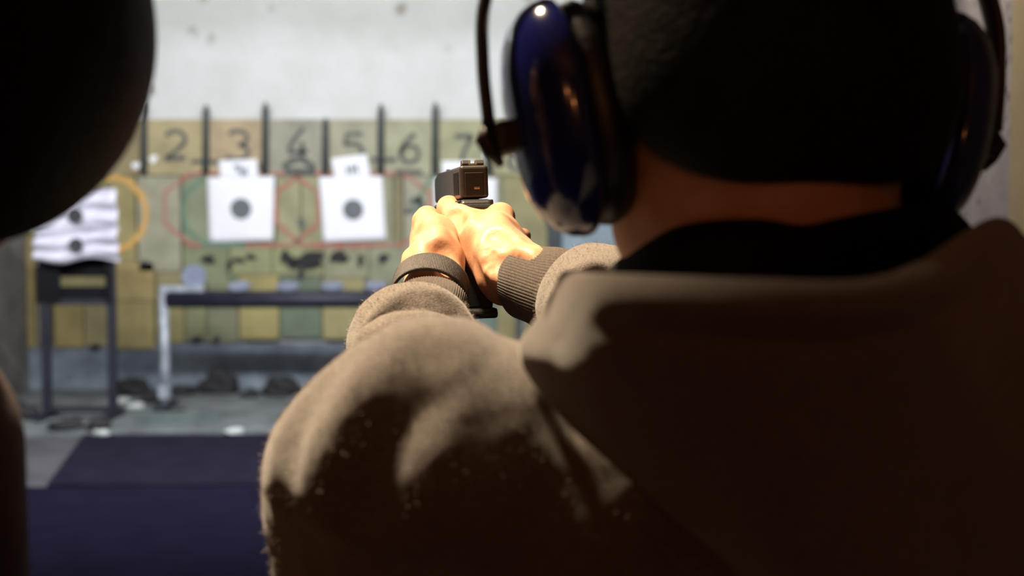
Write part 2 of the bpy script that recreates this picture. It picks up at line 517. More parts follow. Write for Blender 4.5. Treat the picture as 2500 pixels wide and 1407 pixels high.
# number boards
edges = [205, 352, 503, 648, 795, 930, 1063, 1195, 1338]
cols1 = [(150, 140, 105), (178, 168, 128), (186, 170, 136), (166, 166, 148), (170, 170, 146), (172, 174, 144), (170, 172, 138), (168, 168, 132)]
number_boards = []
for i in range(8):
    o = rect('number_board', edges[i] + 2, 291, edges[i + 1] - 2, 428, DW, 0.05 + 0.004 * (i % 2), board_mat(cols1[i]), wb)
    number_boards.append(o)
for x, y0 in ((352, 250), (503, 256), (648, 250), (795, 288), (930, 254), (1063, 250), (1195, 290)):
    a = W(x, y0, DW - 0.02); b = W(x - 1, 424, DW - 0.02)
    tube('divider', [a, a.lerp(b, .12), b], [0.012, 0.027, 0.030], M['divider'], wb, 8)

# target backing boards and patches   (x0,y0,x1,y1,colour, depth offset)
patches = [
    (205, 430, 333, 640, (160, 152, 104), .010), (335, 430, 443, 664, (165, 166, 142), .0), (445, 430, 560, 595, (142, 154, 126), .012),
    (560, 430, 672, 595, (150, 156, 124), .015), (674, 430, 735, 600, (166, 167, 130), .006), (735, 430, 800, 600, (160, 164, 128), .010),
    (800, 430, 957, 600, (158, 160, 130), .014), (959, 430, 985, 600, (138, 134, 100), .018), (986, 430, 1062, 612, (166, 168, 146), .004),
    (1064, 430, 1225, 640, (160, 162, 132), .012), (1226, 430, 1337, 700, (152, 152, 112), .006),
    (62, 560, 86, 850, (158, 144, 92), .01), (88, 560, 130, 850, (112, 104, 72), .02), (130, 735, 205, 850, (164, 150, 98), .008), (205, 735, 268, 846, (156, 150, 108), .014),
    (130, 650, 268, 735, (164, 158, 112), .01), (270, 640, 378, 735, (182, 166, 112), .0), (270, 735, 378, 853, (176, 164, 112), .006),
    (380, 664, 445, 706, (166, 160, 118), .012), (380, 706, 450, 838, (158, 152, 104), .008), (445, 597, 560, 700, (134, 146, 112), .010), (450, 700, 505, 832, (140, 146, 108), .014),
    (505, 700, 582, 838, (132, 138, 110), .01), (560, 597, 665, 672, (150, 156, 116), .004), (560, 672, 582, 700, (118, 132, 100), .012), (582, 672, 682, 830, (166, 158, 104), .004),
    (665, 597, 790, 672, (152, 156, 116), .012), (682, 672, 787, 826, (108, 124, 104), .012), (790, 597, 900, 680, (156, 158, 128), .008), (787, 680, 890, 830, (164, 158, 112), .004),
    (900, 602, 1010, 690, (150, 156, 128), .012), (890, 690, 1012, 834, (136, 142, 108), .010), (1012, 612, 1064, 840, (150, 150, 116), .006),
    (1064, 640, 1145, 846, (142, 148, 120), .010), (1145, 640, 1212, 850, (116, 136, 128), .014), (1212, 640, 1262, 850, (154, 150, 108), .004), (1278, 700, 1337, 850, (160, 158, 118), .008),
]
for (x0, y0, x1, y1, c, dd) in patches:
    rect('board', x0 + .8, y0 + .8, x1 - .8, y1 - .8, DW + dd, 0.09 - dd, board_mat(c), wb)

# right hand end of the target wall
rect('post', 1338, 296, 1370, 860, DW - 0.03, 0.1, M['divider'], wb)
rect('wall_panel', 1372, 296, 1500, 950, DW + 0.0, 0.07, M['bluegrey'], wb)
rect('wall_panel', 1502, 296, 1612, 950, DW + 0.005, 0.07, M['bluegrey'], wb)


# painted strokes
def stroke_bm(bm, pts, width, d, th=0.003):
    P = [W(x, y, d) for x, y in pts]
    wd = width * d / FPX / 2
    n = len(P); L, R = [], []
    for i in range(n):
        t = P[min(i + 1, n - 1)] - P[max(i - 1, 0)]
        nrm = Vector((-t.z, 0, t.x)).normalized() * wd * random.uniform(.82, 1.1)
        L.append(P[i] + nrm); R.append(P[i] - nrm)
    fr = [[bm.verts.new(Vector((p.x, d, p.z))) for p in S] for S in (L, R)]
    bk = [[bm.verts.new(Vector((p.x, d + th, p.z))) for p in S] for S in (L, R)]
    for i in range(n - 1):
        bm.faces.new((fr[0][i], fr[0][i + 1], fr[1][i + 1], fr[1][i]))
        bm.faces.new((fr[0][i], bk[0][i], bk[0][i + 1], fr[0][i + 1]))
        bm.faces.new((fr[1][i], fr[1][i + 1], bk[1][i + 1], bk[1][i]))
    for i in (0, n - 1):
        bm.faces.new((fr[0][i], fr[1][i], bk[1][i], bk[0][i]))


def painted(name, strokes, width, d, material, parent, label=None):
    bm = bmesh.new()
    for s in strokes: stroke_bm(bm, s, width, d)
    o = from_bm(name, bm, material, parent)
    if label: o['label'] = label
    return o


def arc(cx, cy, rx, ry, a0, a1, n=14):
    return [(cx + rx * math.cos(math.radians(a0 + (a1 - a0) * i / (n - 1))), cy - ry * math.sin(math.radians(a0 + (a1 - a0) * i / (n - 1)))) for i in range(n)]


DP = DW - 0.003
digits = {
    2: [arc(428, 340, 24, 20, 160, -40, 14) + [(430, 368), (404, 388)], [(402, 388), (454, 386)]],
    3: [arc(580, 337, 24, 17, 150, -80, 12), arc(578, 372, 28, 18, 80, -150, 14)],
    4: [[(742, 312), (722, 335), (706, 362), (704, 372), (752, 370)], [(738, 345), (736, 398)]],
    5: [[(884, 328), (846, 328), (842, 354)], [(842, 354)] + arc(860, 372, 25, 21, 110, -120, 12)],
    6: [[(1014, 328), (996, 340), (984, 358), (978, 376)], arc(1000, 376, 22, 21, 180, -180, 20)],
    7: [[(1110, 334), (1154, 332)], [(1152, 333), (1140, 356), (1130, 380), (1126, 402)]],
    8: [arc(1262, 364, 17, 15, 0, 360, 16), arc(1262, 396, 20, 17, 0, 360, 16)],
}
for k, s in digits.items():
    painted('painted_digit', s, 11.5, DP, M['paint_black'], number_boards[k - 1], 'faded black painted numeral %d' % k)
painted('painted_bar', [[(466, 396), (505, 394), (545, 398)]], 14, DP - .002, M['paint_black'], number_boards[2])
painted('painted_bar', [[(905, 389), (935, 391), (968, 390)]], 13, DP - .002, M['paint_black'], number_boards[4])
painted('painted_bar', [[(965, 421), (1000, 419), (1030, 420)]], 12, DP - .002, M['paint_black'], number_boards[5])
painted('painted_bar', [[(690, 410), (712, 392), (740, 388), (768, 412)], [(696, 418), (770, 420)]], 17, DP - .002, M['paint_black'], number_boards[3])
painted('painted_bar', [[(632, 402), (640, 412), (646, 424)]], 14, DP - .002, M['paint_black'], number_boards[2])
for cx in (590, 862):
    painted('painted_octagon', [[(cx - 125, 424), (cx - 188, 470), (cx - 188, 545), (cx - 125, 598), (cx, 600), (cx + 122, 598), (cx + 186, 548), (cx + 186, 470), (cx + 122, 424), (cx - 125, 424)]],
            10, DP + .0005, M['paint_red'], wb, 'faded red painted octagon outline')
painted('painted_octagon', [[(500, 434), (452, 470), (446, 510), (452, 556), (496, 596), (600, 600)]], 11, DP, M['paint_green'], wb, 'faded green painted outline')
painted('painted_octagon', [[(1062, 420), (1030, 470), (1015, 512), (1030, 560), (1064, 596)]], 9, DP, M['paint_green'], wb, 'faded green painted outline')
painted('painted_circle', [arc(268, 522, 88, 90, 100, -80, 24)], 15, DP + .001, M['paint_orange'], wb, 'orange painted ring outline')


def blob(name, cx, cy, rx, ry, d, material, parent, seed=0, th=0.004):
    rnd = random.Random(seed); n = 22
    ph = [rnd.uniform(0, 6.28) for _ in range(4)]
    bm = bmesh.new(); fr, bk = [], []
    for i in range(n):
        a = 2 * math.pi * i / n
        r = 1 + .16 * math.sin(2 * a + ph[0]) + .13 * math.sin(3 * a + ph[1]) + .1 * math.sin(5 * a + ph[2])
        p = W(cx + rx * r * math.cos(a), cy + ry * r * math.sin(a), d)
        fr.append(bm.verts.new((p.x, d, p.z))); bk.append(bm.verts.new((p.x, d + th, p.z)))
    bm.faces.new(fr)
    for i in range(n): bm.faces.new((fr[i], fr[(i + 1) % n], bk[(i + 1) % n], bk[i]))
    return from_bm(name, bm, material, parent)


for i, (x, y, rx, ry) in enumerate([(508, 634, 19, 10), (582, 636, 16, 7), (612, 628, 14, 7), (560, 650, 6, 15), (697, 628, 12, 18), (756, 636, 38, 20), (715, 645, 16, 12),
                                    (735, 668, 6, 17), (828, 628, 20, 18), (880, 636, 7, 16), (936, 631, 14, 11), (480, 828, 13, 8), (528, 830, 8, 10), (232, 848, 12, 9)]):
    blob('shot_out_hole', x, y, rx, ry, DP, M['black_hole'], wb, i)
for i, (x, y, rx, ry) in enumerate([(1015, 490, 16, 10), (1000, 515, 12, 9), (1030, 505, 7, 14), (735, 545, 8, 14), (352, 640, 9, 6)]):
    blob('painted_smudge', x, y, rx, ry, DP, M['paint_black'], wb, 40 + i)
for i, (x, y) in enumerate([(332, 404), (374, 388), (1188, 382)]):
    blob('paper_dot', x, y, 9, 9, DP - .002, M['paper'], wb, 60 + i)


# ================================================================== TARGETS
def sheet(name, corners, d, material, parent=None, curl=0.006, nx=12, ny=12, ph=0.0):
    """slightly bowed paper; corners TL TR BR BL in pixels at distance d"""
    tl, tr, br, bl = [np.array(W(x, y, d)) for x, y in corners]
    P = np.zeros((ny + 1, nx + 1, 3))
    for j in range(ny + 1):
        for i in range(nx + 1):
            u, v = i / nx, j / ny
            p = (tl * (1 - u) + tr * u) * (1 - v) + (bl * (1 - u) + br * u) * v
            p[1] -= curl * (math.sin(u * 3.1 + ph) * .6 + math.sin(v * 4 + ph * 2) * .4) + curl
            P[j, i] = p
    o = grid_mesh(name, P, material, parent)
    m = o.modifiers.new('thickness', 'SOLIDIFY'); m.thickness = 0.0015
    return o


def disc(name, px, py, r_px, d, material, parent, sq=1.0):
    c = W(px, py, d); r = r_px * d / FPX
    bm = bmesh.new()
    fr = [bm.verts.new((c.x + r * math.cos(a), d, c.z + r * sq * math.sin(a))) for a in [2 * math.pi * i / 40 for i in range(40)]]
    bk = [bm.verts.new((v.co.x, d + 0.002, v.co.z)) for v in fr]
    bm.faces.new(fr)
    for i in range(40): bm.faces.new((fr[i], fr[(i + 1) % 40], bk[(i + 1) % 40], bk[i]))
    return from_bm(name, bm, material, parent)


def target(corners, bull, label, ph=0, seed=0):
    c = W(*[sum(p[i] for p in corners) / 4 for i in (0, 1)], DW - .01)
    e = empty('paper_target', c, label, 'target', 'square paper targets on the wall')
    sheet('sheet', corners, DW - .012, M['paper'], e, .004, ph=ph)
    disc('bullseye', bull[0], bull[1], bull[2], DW - .024, M['bull'], e)
    return e


target([(506, 433), (671, 430), (667, 588), (511, 592)], (588, 510, 25.5), 'untilted square paper target with grey bullseye, nearer the orange ring', 0.3)
target([(778, 432), (934, 430), (943, 585), (790, 592)], (862, 512, 25), 'square paper target with grey bullseye under the tilted marker card', 0.9)
target([(1060, 436), (1214, 436), (1212, 592), (1062, 590)], (1137, 514, 25), 'white paper target mostly hidden behind the pistol', 0.5)


def card(corners, strokes, label, ph):
    c = W(*[sum(p[i] for p in corners) / 4 for i in (0, 1)], DW - .016)
    e = empty('marker_card', c, label, 'card', 'small marker cards above the targets')
    sheet('card_sheet', corners, DW - .016, M['paper'], e, .003, ph=ph)
    if strokes:
        painted('lettering', strokes, 5, DW - .029, M['ink'], e, 'small blurred dark lettering')
    return e


card([(533, 393), (627, 389), (631, 431), (537, 433)], [[(570, 407), (588, 405)], [(579, 406), (582, 422)], [(588, 410), (592, 430)], [(599, 407), (601, 429)], [(589, 420), (600, 419)]],
     'small white card with dark lettering above the target under numeral 3', .2)
card([(808, 388), (895, 376), (905, 430), (817, 436)], [[(846, 406), (849, 424)], [(858, 403), (860, 425)], [(847, 415), (859, 413)], [(869, 401), (873, 424)], [(861, 414), (871, 411)]],
     'tilted white card with dark lettering above the target under numeral 5', .6)
card([(1078, 394), (1166, 394), (1164, 434), (1080, 436)], None, 'small white card just left of the pistol sights', .8)

# ================================================================== FURNITURE OF THE RANGE
# left stand with crumpled targets hanging on it
YS = 9.75
st = empty('target_stand', W(185, 1015, YS), 'dark metal stand with black board holding crumpled targets', 'stand')
st.location.z = 0; st.matrix_world = Matrix.Translation(st.location)


def bar(name, a, b, wdt, material, parent, dep=None):
    a, b = Vector(a), Vector(b); c = (a + b) / 2; L = (b - a).length
    R = (b - a).to_track_quat('Z', 'Y').to_matrix()
    return box(name, c, (wdt, dep or wdt, L), material, parent, R, 0.003)


for x in (106, 268):
    a = W(x, 470, YS); bar('leg', (a.x, YS, 0.02), (a.x, YS, a.z), 0.052, M['steel_dark'], st)
    bar('foot', (a.x, YS - .22, .035), (a.x, YS + .22, .035), .045, M['steel_dark'], st)
for y, hgt in ((738, 16), (1000, 18)):
    a = W(106, y, YS); b = W(268, y, YS)
    bar('crossbar', (a.x, YS, a.z), (b.x, YS, b.z), hgt * YS / FPX, M['steel_dark'], st, .04)
rect('back_board', 88, 455, 274, 676, YS + .03, .03, M['board_black'], st)
rect('lower_shelf', 96, 700, 270, 738, YS + .02, .03, M['board_black'], st)
rect('side_panel', 88, 650, 146, 742, YS - .03, .03, M['board_black'], st)
rect('side_panel', 256, 640, 274, 742, YS - .03, .03, M['board_black'], st)


def crumple(name, outline, bull, d, label, seed):
    rnd = random.Random(seed)
    c = W(*outline[0], d)
    e = empty(name, c, label, 'target', 'crumpled paper targets on the stand')
    tl, tr, br, bl = [np.array(W(x, y, d)) for x, y in outline]
    n = 26
    P = np.zeros((n + 1, n + 1, 3))
    for j in range(n + 1):
        for i in range(n + 1):
            u, v = i / n, j / n
            p = (tl * (1 - u) + tr * u) * (1 - v) + (bl * (1 - u) + br * u) * v
            p[1] -= .035 * math.sin(u * 5 + v * 6 + seed) * math.sin(v * 9 - u * 2 + seed) + .02 * abs(math.sin(u * 11 + v * 3))
            p[2] += .02 * math.sin(u * 9 + seed * 2) * v
            P[j, i] = p
    o = grid_mesh('sheet', P, M['paper_used'], e)
    m = o.modifiers.new('thickness', 'SOLIDIFY'); m.thickness = 0.0015
    disc('bullseye', bull[0], bull[1], bull[2], d - .062, M['ink_dark'], e)
    return e


crumple('crumpled_target', [(84, 452), (286, 462), (290, 560), (90, 565)], (183, 527, 19), YS - .06, 'upper crumpled paper target hanging on the dark stand', 1)
crumple('crumpled_target', [(86, 560), (288, 552), (292, 634), (78, 640)], (185, 599, 18), YS - .10, 'lower crumpled paper target hanging on the dark stand', 4)

# plate rack: steel pipe on pale legs with round plates
YR = 10.25
rk = empty('plate_rack', (W(700, 730, YR).x, YR, 0), 'dark steel pipe rack on pale grey legs', 'rack')
a = W(398, 731, YR); b = W(1120, 731, YR)
tube('pipe', [(a.x + .03, YR, a.z), (b.x, YR, b.z)], 0.066, M['steel_dark'], rk, 24)
for x in (400, 1110):
    p = W(x, 708, YR)
    tube('leg', [(p.x, YR - .02, 0.03), (p.x + .006, YR - .02, .35), (p.x, YR - .02, p.z)], 0.036, M['steel_pale'], rk, 12)
    box('foot', (p.x, YR, 0.03), (.10, .42, .04), M['steel_dark'], rk, bevel=.004)
    box('leg_sleeve', (p.x, YR - .02, .14), (.085, .085, .10), M['steel_pale'], rk, bevel=.01)
pa = W(392, 706, YR); pb = W(498, 706, YR)
box('top_rail', ((pa.x + pb.x) / 2, YR, pa.z), (pb.x - pa.x, .05, .045), M['steel_pale'], rk, bevel=.004)


def plate(px, py, r, tilt, label):
    c = W(px, py, YR)
    bm = bmesh.new()
    R = Matrix.Rotation(tilt, 3, 'X')
    bmesh.ops.create_cone(bm, cap_ends=True, segments=36, radius1=r, radius2=r, depth=.02)
    for v in bm.verts: v.co = R @ Vector((v.co.x, -v.co.z, v.co.y)) + c
    e = empty('steel_plate', c, label, 'plate', 'round steel plates on the pipe rack')
    from_bm('disc', bm, M['plate'], e)
    box('stem', c - Vector((0, 0, r * math.cos(tilt) + .002)), (.05, .016, .016), M['plate'], e)
    return e


plate(474, 676, .092, 0.1, 'round grey steel plate standing upright on the rack')
for x, l in ((584, 'second round steel plate from left, lying back on the pipe'), (702, 'third round steel plate from left, lying back on the pipe'),
             (812, 'fourth round steel plate from left, lying back on the pipe'), (918, 'rightmost visible steel plate lying back on the pipe')):
    plate(x, 699, .084, -1.25, l)

# loose things on the floor
def lump(name, p, s, material, label, cat, group, seed):
    bm = bmesh.new(); bmesh.ops.create_icosphere(bm, subdivisions=3, radius=1)
    rnd = random.Random(seed); ph = [rnd.uniform(0, 6) for _ in range(6)]
    for v in bm.verts:
        q = v.co
        r = 1 + .22 * math.sin(3 * q.x + ph[0]) * math.sin(4 * q.y + ph[1]) + .16 * math.sin(6 * q.z + ph[2] + 3 * q.x) + .1 * math.sin(9 * q.y + ph[3])
        v.co = Vector((q.x * s[0] * r, q.y * s[1] * r, max(q.z * r, -.35) * s[2]))
    zmin = min(v.co.z for v in bm.verts)
    for v in bm.verts: v.co += Vector((p.x, p.y, .012 - zmin))
    o = from_bm(name, bm, material, None, True)
    return tag(o, label, cat, group)


DB = 'heaps of rubber debris along the wall'
for i, (x, y, sx, sz, lab) in enumerate([
        (535, 962, .17, .12, 'round heap of black rubber debris right of the pale rack leg'), (690, 968, .13, .11, 'black rubber heap close to the shooter sleeve at the wall foot'),
        (318, 968, .16, .10, 'black rubber heap between the stand and the pale rack leg'), (440, 966, .12, .05, 'low dark debris heap just right of the pale rack leg'),
        (612, 972, .07, .04, 'low dark debris heap between two round black heaps'), (375, 985, .08, .06, 'small dark debris lump left of the rack foot')]):
    lump('rubber_heap', G(x, y), (sx, .14, sz), M['rubber'], lab, 'debris', DB, i)
for i, (x, y, sx, sz, lab) in enumerate([(50, 1026, .13, .09, 'dark rubble lump at the left stand foot'), (240, 1052, .07, .05, 'small dark lump by the right stand leg'),
                                         (160, 1052, .11, .05, 'flat dark rubble between the stand legs'), (428, 1012, .06, .02, 'tiny dark scrap near the rack foot')]):
    lump('rubble', G(x, y), (sx, .12, sz), M['rubber'], lab, 'debris', 'rubble around the stand', 20 + i)
for i, (x, y, sx, lab) in enumerate([(248, 1066, .05, 'pale paper scrap on the floor below the stand'), (572, 1062, .06, 'pale paper scrap at the mat edge near the shoulder'),
                                     (330, 1000, .07, 'pale rubble scrap left of the rack foot'), (300, 985, .06, 'pale brown scrap beside the right stand leg')]):
    lump('scrap', G(x, y), (sx, .05, .025), M['scrap'], lab, 'scrap', 'pale scraps on the floor', 30 + i)
a = G(328, 1042); b = G(532, 1036)
pl = bar('floor_plank', (a.x, a.y, .05), (b.x, b.y, .05), .07, M['plank'], None, .08)
tag(pl, 'grey green plank lying on the pale floor strip', 'plank')
p = G(1268, 905)
po = empty('floor_post', (W(1268, 800, 10.9).x, 10.9, 0), 'dark thin post with bluish foot behind the hands', 'post')
x0 = W(1268, 800, 10.9).x
bar('shaft', (x0, 10.9, .1), (x0, 10.9, .82), .05, M['divider'], po)
box('foot', (x0, 10.9, .24), (.12, .12, .3), M['steel_dark'], po, bevel=.01)

# lamps' housings (the fittings sit out of the picture)
e = empty('fluorescent_fitting', (-1.3, 6.2, 3.37), 'long fluorescent fitting on the ceiling before the targets', 'lamp')
box('housing', (-1.3, 6.1, 3.375), (5.1, .5, .05), M['lampbody'], e, bevel=.01)

# ================================================================== THE PISTOL
yaw = math.radians(10.2); pit = math.radians(1.0); roll = math.radians(1.8)
GR = Matrix.Rotation(yaw, 3, 'Z') @ Matrix.Rotation(-pit, 3, 'X') @ Matrix.Rotation(-roll, 3, 'Y')
G0 = W(1158, 444, 1.20)           # centre of the slide's rear face


def gp(x, y, z): return G0 + GR @ Vector((x, y, z))


gun = empty('pistol', gp(0, .05, -.12), 'black semi-automatic pistol held up in both hands', 'pistol')


def profile(name, poly, w, material, bev=0.002, x0=0.0, parent=gun, seg=2):
    """side outline (y,z) extruded to width w about x0, in pistol space"""
    bm = bmesh.new()
    A = [bm.verts.new(gp(x0 - w / 2, y, z)) for y, z in poly]; B = [bm.verts.new(gp(x0 + w / 2, y, z)) for y, z in poly]
    n = len(poly); bm.faces.new(A); bm.faces.new(B[::-1])
    for i in range(n): bm.faces.new((A[i], B[i], B[(i + 1) % n], A[(i + 1) % n]))
    if bev:
        bmesh.ops.bevel(bm, geom=list(bm.edges), offset=bev, segments=seg, affect='EDGES', profile=0.5, clamp_overlap=True)
    return from_bm(name, bm, material, parent)


def gbox(name, c, s, material, parent=gun, bev=0.001):
    bm = bmesh.new(); add_box(bm, (0, 0, 0), s, None, bev)
    for v in bm.verts: v.co = gp(*(v.co + Vector(c)))
    return from_bm(name, bm, material, parent)


slide = profile('slide', [(0, -.0145), (0, .0145), (.150, .0145), (.182, .0115), (.186, .006), (.186, -.0145)], .0255, M['slide'], .0028, seg=3)
for i in range(7):
    gbox('serration', (-.0128, .010 + i * .0048, -.001), (.0012, .0022, .020), M['polymer'], slide, 0)
    gbox('serration', (.0128, .010 + i * .0048, -.001), (.0012, .0022, .020), M['polymer'], slide, 0)
gbox('slide_cover_plate', (0, -.0004, -.002), (.0168, .0016, .0205), M['polymer'], gun, .0006)
gbox('striker_window', (.002, -.0013, -.0055), (.0052, .0008, .0020), M['bright'], gun, .0003)
gbox('ejection_port', (.0062, .090, .0105), (.0145, .034, .0085), M['bright'], gun, .001)
rs = profile('rear_sight', [(.004, .0135), (.004, .0165), (.006, .0195), (.013, .0195), (.018, .0135)], .0070, M['slide'], .0004, -.0062)
profile('rear_sight', [(.004, .0135), (.004, .0165), (.006, .0195), (.013, .0195), (.018, .0135)], .0070, M['slide'], .0004, .0062)
gbox('sight_bridge', (0, .009, .0150), (.0056, .010, .0030), M['slide'], gun, .0003)
for c, s in (((-.0030, .0036, .0172), (.0011, .0006, .0042)), ((.0030, .0036, .0172), (.0011, .0006, .0042)), ((0, .0036, .0155), (.0064, .0006, .0010))):
    gbox('sight_outline', c, s, M['sightpaint'], rs, 0)
gbox('front_sight', (0, .172, .0155), (.0036, .006, .0075), M['bright'], gun, .0004)
bm = bmesh.new(); add_tube(bm, [gp(0, .12, .0), gp(0, .189, .0)], .0068, 20)
from_bm('barrel', bm, M['bright'], gun, True)
frame = profile('frame', [(-.004, -.0155), (.186, -.0155), (.186, -.024), (.176, -.036), (.112, -.038), (.080, -.040), (.070, -.044), (.0585, -.100), (.056, -.112),
                          (.004, -.114), (.008, -.100), (.020, -.060), (.022, -.048), (.014, -.036), (.000, -.030), (-.008, -.026), (-.010, -.019)], .0285, M['polymer'], .0045, seg=3)
gbox('beavertail', (0, .006, -.0235), (.0300, .034, .0075), M['polymer'], gun, .003)
for s in (-1, 1):
    gbox('frame_rail', (s * .0142, .055, -.0190), (.0032, .120, .0060), M['polymer'], gun, .0012)
tg = bmesh.new(); add_tube(tg, spline([gp(0, .118, -.037), gp(0, .121, -.055), gp(0, .114, -.066), gp(0, .09, -.068), gp(0, .074, -.060), gp(0, .070, -.048)], 24).tolist(), .0042, 10, True, (1.6, 1))
from_bm('trigger_guard', tg, M['polymer'], gun, True)
tr_ = bmesh.new(); add_tube(tr_, spline([gp(0, .098, -.036), gp(0, .096, -.046), gp(0, .100, -.056)], 10).tolist(), .0035, 10)
from_bm('trigger', tr_, M['polymer'], gun, True)
profile('magazine_base', [(-.003, -.1125), (.066, -.1125), (.067, -.1185), (.060, -.1215), (-.004, -.1215), (-.006, -.117)], .0330, M['polymer'], .002)
gbox('slide_stop', (-.0150, .075, -.0175), (.0025, .026, .0045), M['slide'], gun, .0008)
gbox('takedown_lever', (-.0148, .118, -.0215), (.002, .010, .0035), M['bright'], gun, .0006)
gbox('frame_pin', (-.0146, .085, -.0300), (.0012, .0030, .0030), M['bright'], gun, .0005)
for i in range(4):
    gbox('frame_rib', (-.0146, .132 + i * .012, -.0285), (.0015, .004, .012), M['polymer'], gun, .0006)
for i in range(3):
    gbox('finger_groove', (0, .068 - i * .0045, -.058 - i * .019), (.0270, .007, .006), M['polymer'], gun, .002)

# ================================================================== THE SHOOTER
person = empty('person', (0.15, 0.75, 0), 'person in grey brown hooded fleece aiming a pistol, seen from behind', 'person')


def pk(px, py, d, mm): return (tuple(W(px, py, d)), mm / 1000)


def gk(x, y, z, mm): return (tuple(gp(x, y, z)), mm / 1000)


def on_surface(f, px, py, off):
    q = march(f, px, py)
    return None if q is None else q + (Vector((0, 0, CAMZ)) - q).normalized() * off


def relief(f, base, pix, r, h, k=.012, sub=False):
    """a ridge (or, with sub, a groove) of radius r standing h out of the surface under a row of pixels (mm)"""
    off = (r - h if sub else h - r) / 1000
    pix = [tuple(p) for p in spline(pix, 4 * len(pix))]
    pts = [(tuple(q), r / 1000) for q in (on_surface(base, x, y, off) for x, y in pix) if q is not None]
    if len(pts) == 1: pts = pts * 2
    if pts: f.line(pts, k, sub)


# ---- right hand
RH = SDF()
RH.chain([pk(1480, 745, 1.01, 27), pk(1300, 686, 1.075, 25.5), pk(1268, 670, 1.09, 24.5)], .01)
RH.chain([pk(1262, 662, 1.095, 24), pk(1225, 632, 1.118, 20)], .012)
RH.chain([pk(1225, 636, 1.118, 20), pk(1172, 580, 1.148, 16.5), pk(1120, 533, 1.165, 11.2)], .012)       # thumb metacarpal
RH.chain([pk(1256, 640, 1.11, 19), pk(1222, 580, 1.155, 15), pk(1222, 530, 1.188, 11.5)], .012)            # index metacarpal
RH.cone(pk(1165, 552, 1.160, 0)[0], pk(1200, 540, 1.176, 0)[0], .0115, .0105, .010)     # web
RH.cone(pk(1190, 600, 1.135, 0)[0], pk(1205, 570, 1.15, 0)[0], .018, .016, .014)
RH.chain([pk(1182, 628, 1.132, 12.5), pk(1218, 684, 1.108, 13), pk(1226, 706, 1.105, 11)], .013)             # thenar and heel
RH.chain([pk(1238, 606, 1.16, 15), pk(1235, 640, 1.15, 15)], .012)
RH.chain([pk(1120, 533, 1.165, 11), pk(1110, 526, 1.20, 10), pk(1096, 508, 1.238, 10), pk(1092, 512, 1.268, 8)], .006)   # thumb
# fingers round the grip: index along the frame, three round the front strap
RH.chain([pk(1222, 530, 1.188, 11.5), gk(.024, .066, -.033, 9.5), gk(.021, .092, -.036, 8.5), gk(.010, .106, -.044, 7.5), gk(.0, .104, -.048, 7)], .006)
for i, (z, y) in enumerate(((-.058, .0), (-.077, -.006), (-.095, -.012))):
    RH.chain([gk(.034, .018 + y, z + .004, 13 - i), gk(.031, .058 + y, z, 10 - .4 * i), gk(.020, .083 + y, z - .001, 9 - .4 * i), gk(-.004, .086 + y, z - .002, 8.4 - .4 * i), gk(-.020, .068 + y, z - .002, 7.4)], .004)
    RH.cone(gk(.034, .018 + y, z + .004, 0)[0], pk(1245, 640, 1.12, 0)[0], .013, .017, .012)

# ---- left hand
LH = SDF()
LH.chain([pk(1005, 885, .96, 26), pk(1050, 758, 1.06, 23), pk(1058, 715, 1.085, 22)], .01)
LH.chain([pk(1059, 708, 1.084, 22), pk(1066, 630, 1.115, 18.5), pk(1062, 575, 1.148, 15.5), pk(1041, 543, 1.168, 11)], .013)
LH.chain([pk(1041, 543, 1.168, 11), pk(1043, 533, 1.205, 9.5), gk(-.031, .045, -.034, 9.5), gk(-.028, .075, -.033, 8.5), gk(-.026, .092, -.033, 7.5)], .007)
LH.cone(pk(1078, 590, 1.138, 0)[0], pk(1086, 640, 1.11, 0)[0], .0115, .0115, .010)
LH.cone(pk(1088, 640, 1.11, 0)[0], pk(1098, 715, 1.082, 0)[0], .0115, .0115, .010)
LH.chain([pk(1056, 655, 1.10, 18), pk(1044, 625, 1.13, 13), pk(1036, 588, 1.168, 10)], .010)      # index metacarpal
LH.chain([pk(1056, 670, 1.10, 17), pk(1042, 648, 1.14, 12), pk(1030, 634, 1.172, 9.5)], .010)
LH.chain([pk(1056, 690, 1.09, 16), pk(1046, 682, 1.13, 12), pk(1038, 672, 1.17, 9.5)], .010)
# palm against the left grip and fingers over the right hand
for i, (z, y) in enumerate(((-.052, .006), (-.070, .0), (-.088, -.006), (-.104, -.012))):
    mc = [pk(1036, 588, 1.168, 10), pk(1030, 634, 1.172, 9.5), pk(1038, 672, 1.17, 9.5), pk(1046, 700, 1.165, 9)][i]
    tipx = (.053, .055, .053, .046)[i]
    LH.chain([mc, gk(-.040, .080 + y, z, 9.6), gk(-.018, .106 + y, z, 9), gk(.018, .108 + y, z - .001, 8.6), gk(.050, .086 + y, z, 8.4), gk(tipx, .052 + y, z + .002, 7.6)], .0035)
    LH.cone(mc[0], pk(1060, 672, 1.10, 0)[0], .0095, .015, .010)

def fresh(f):
    g = SDF(); g.ops = list(f.ops); return g


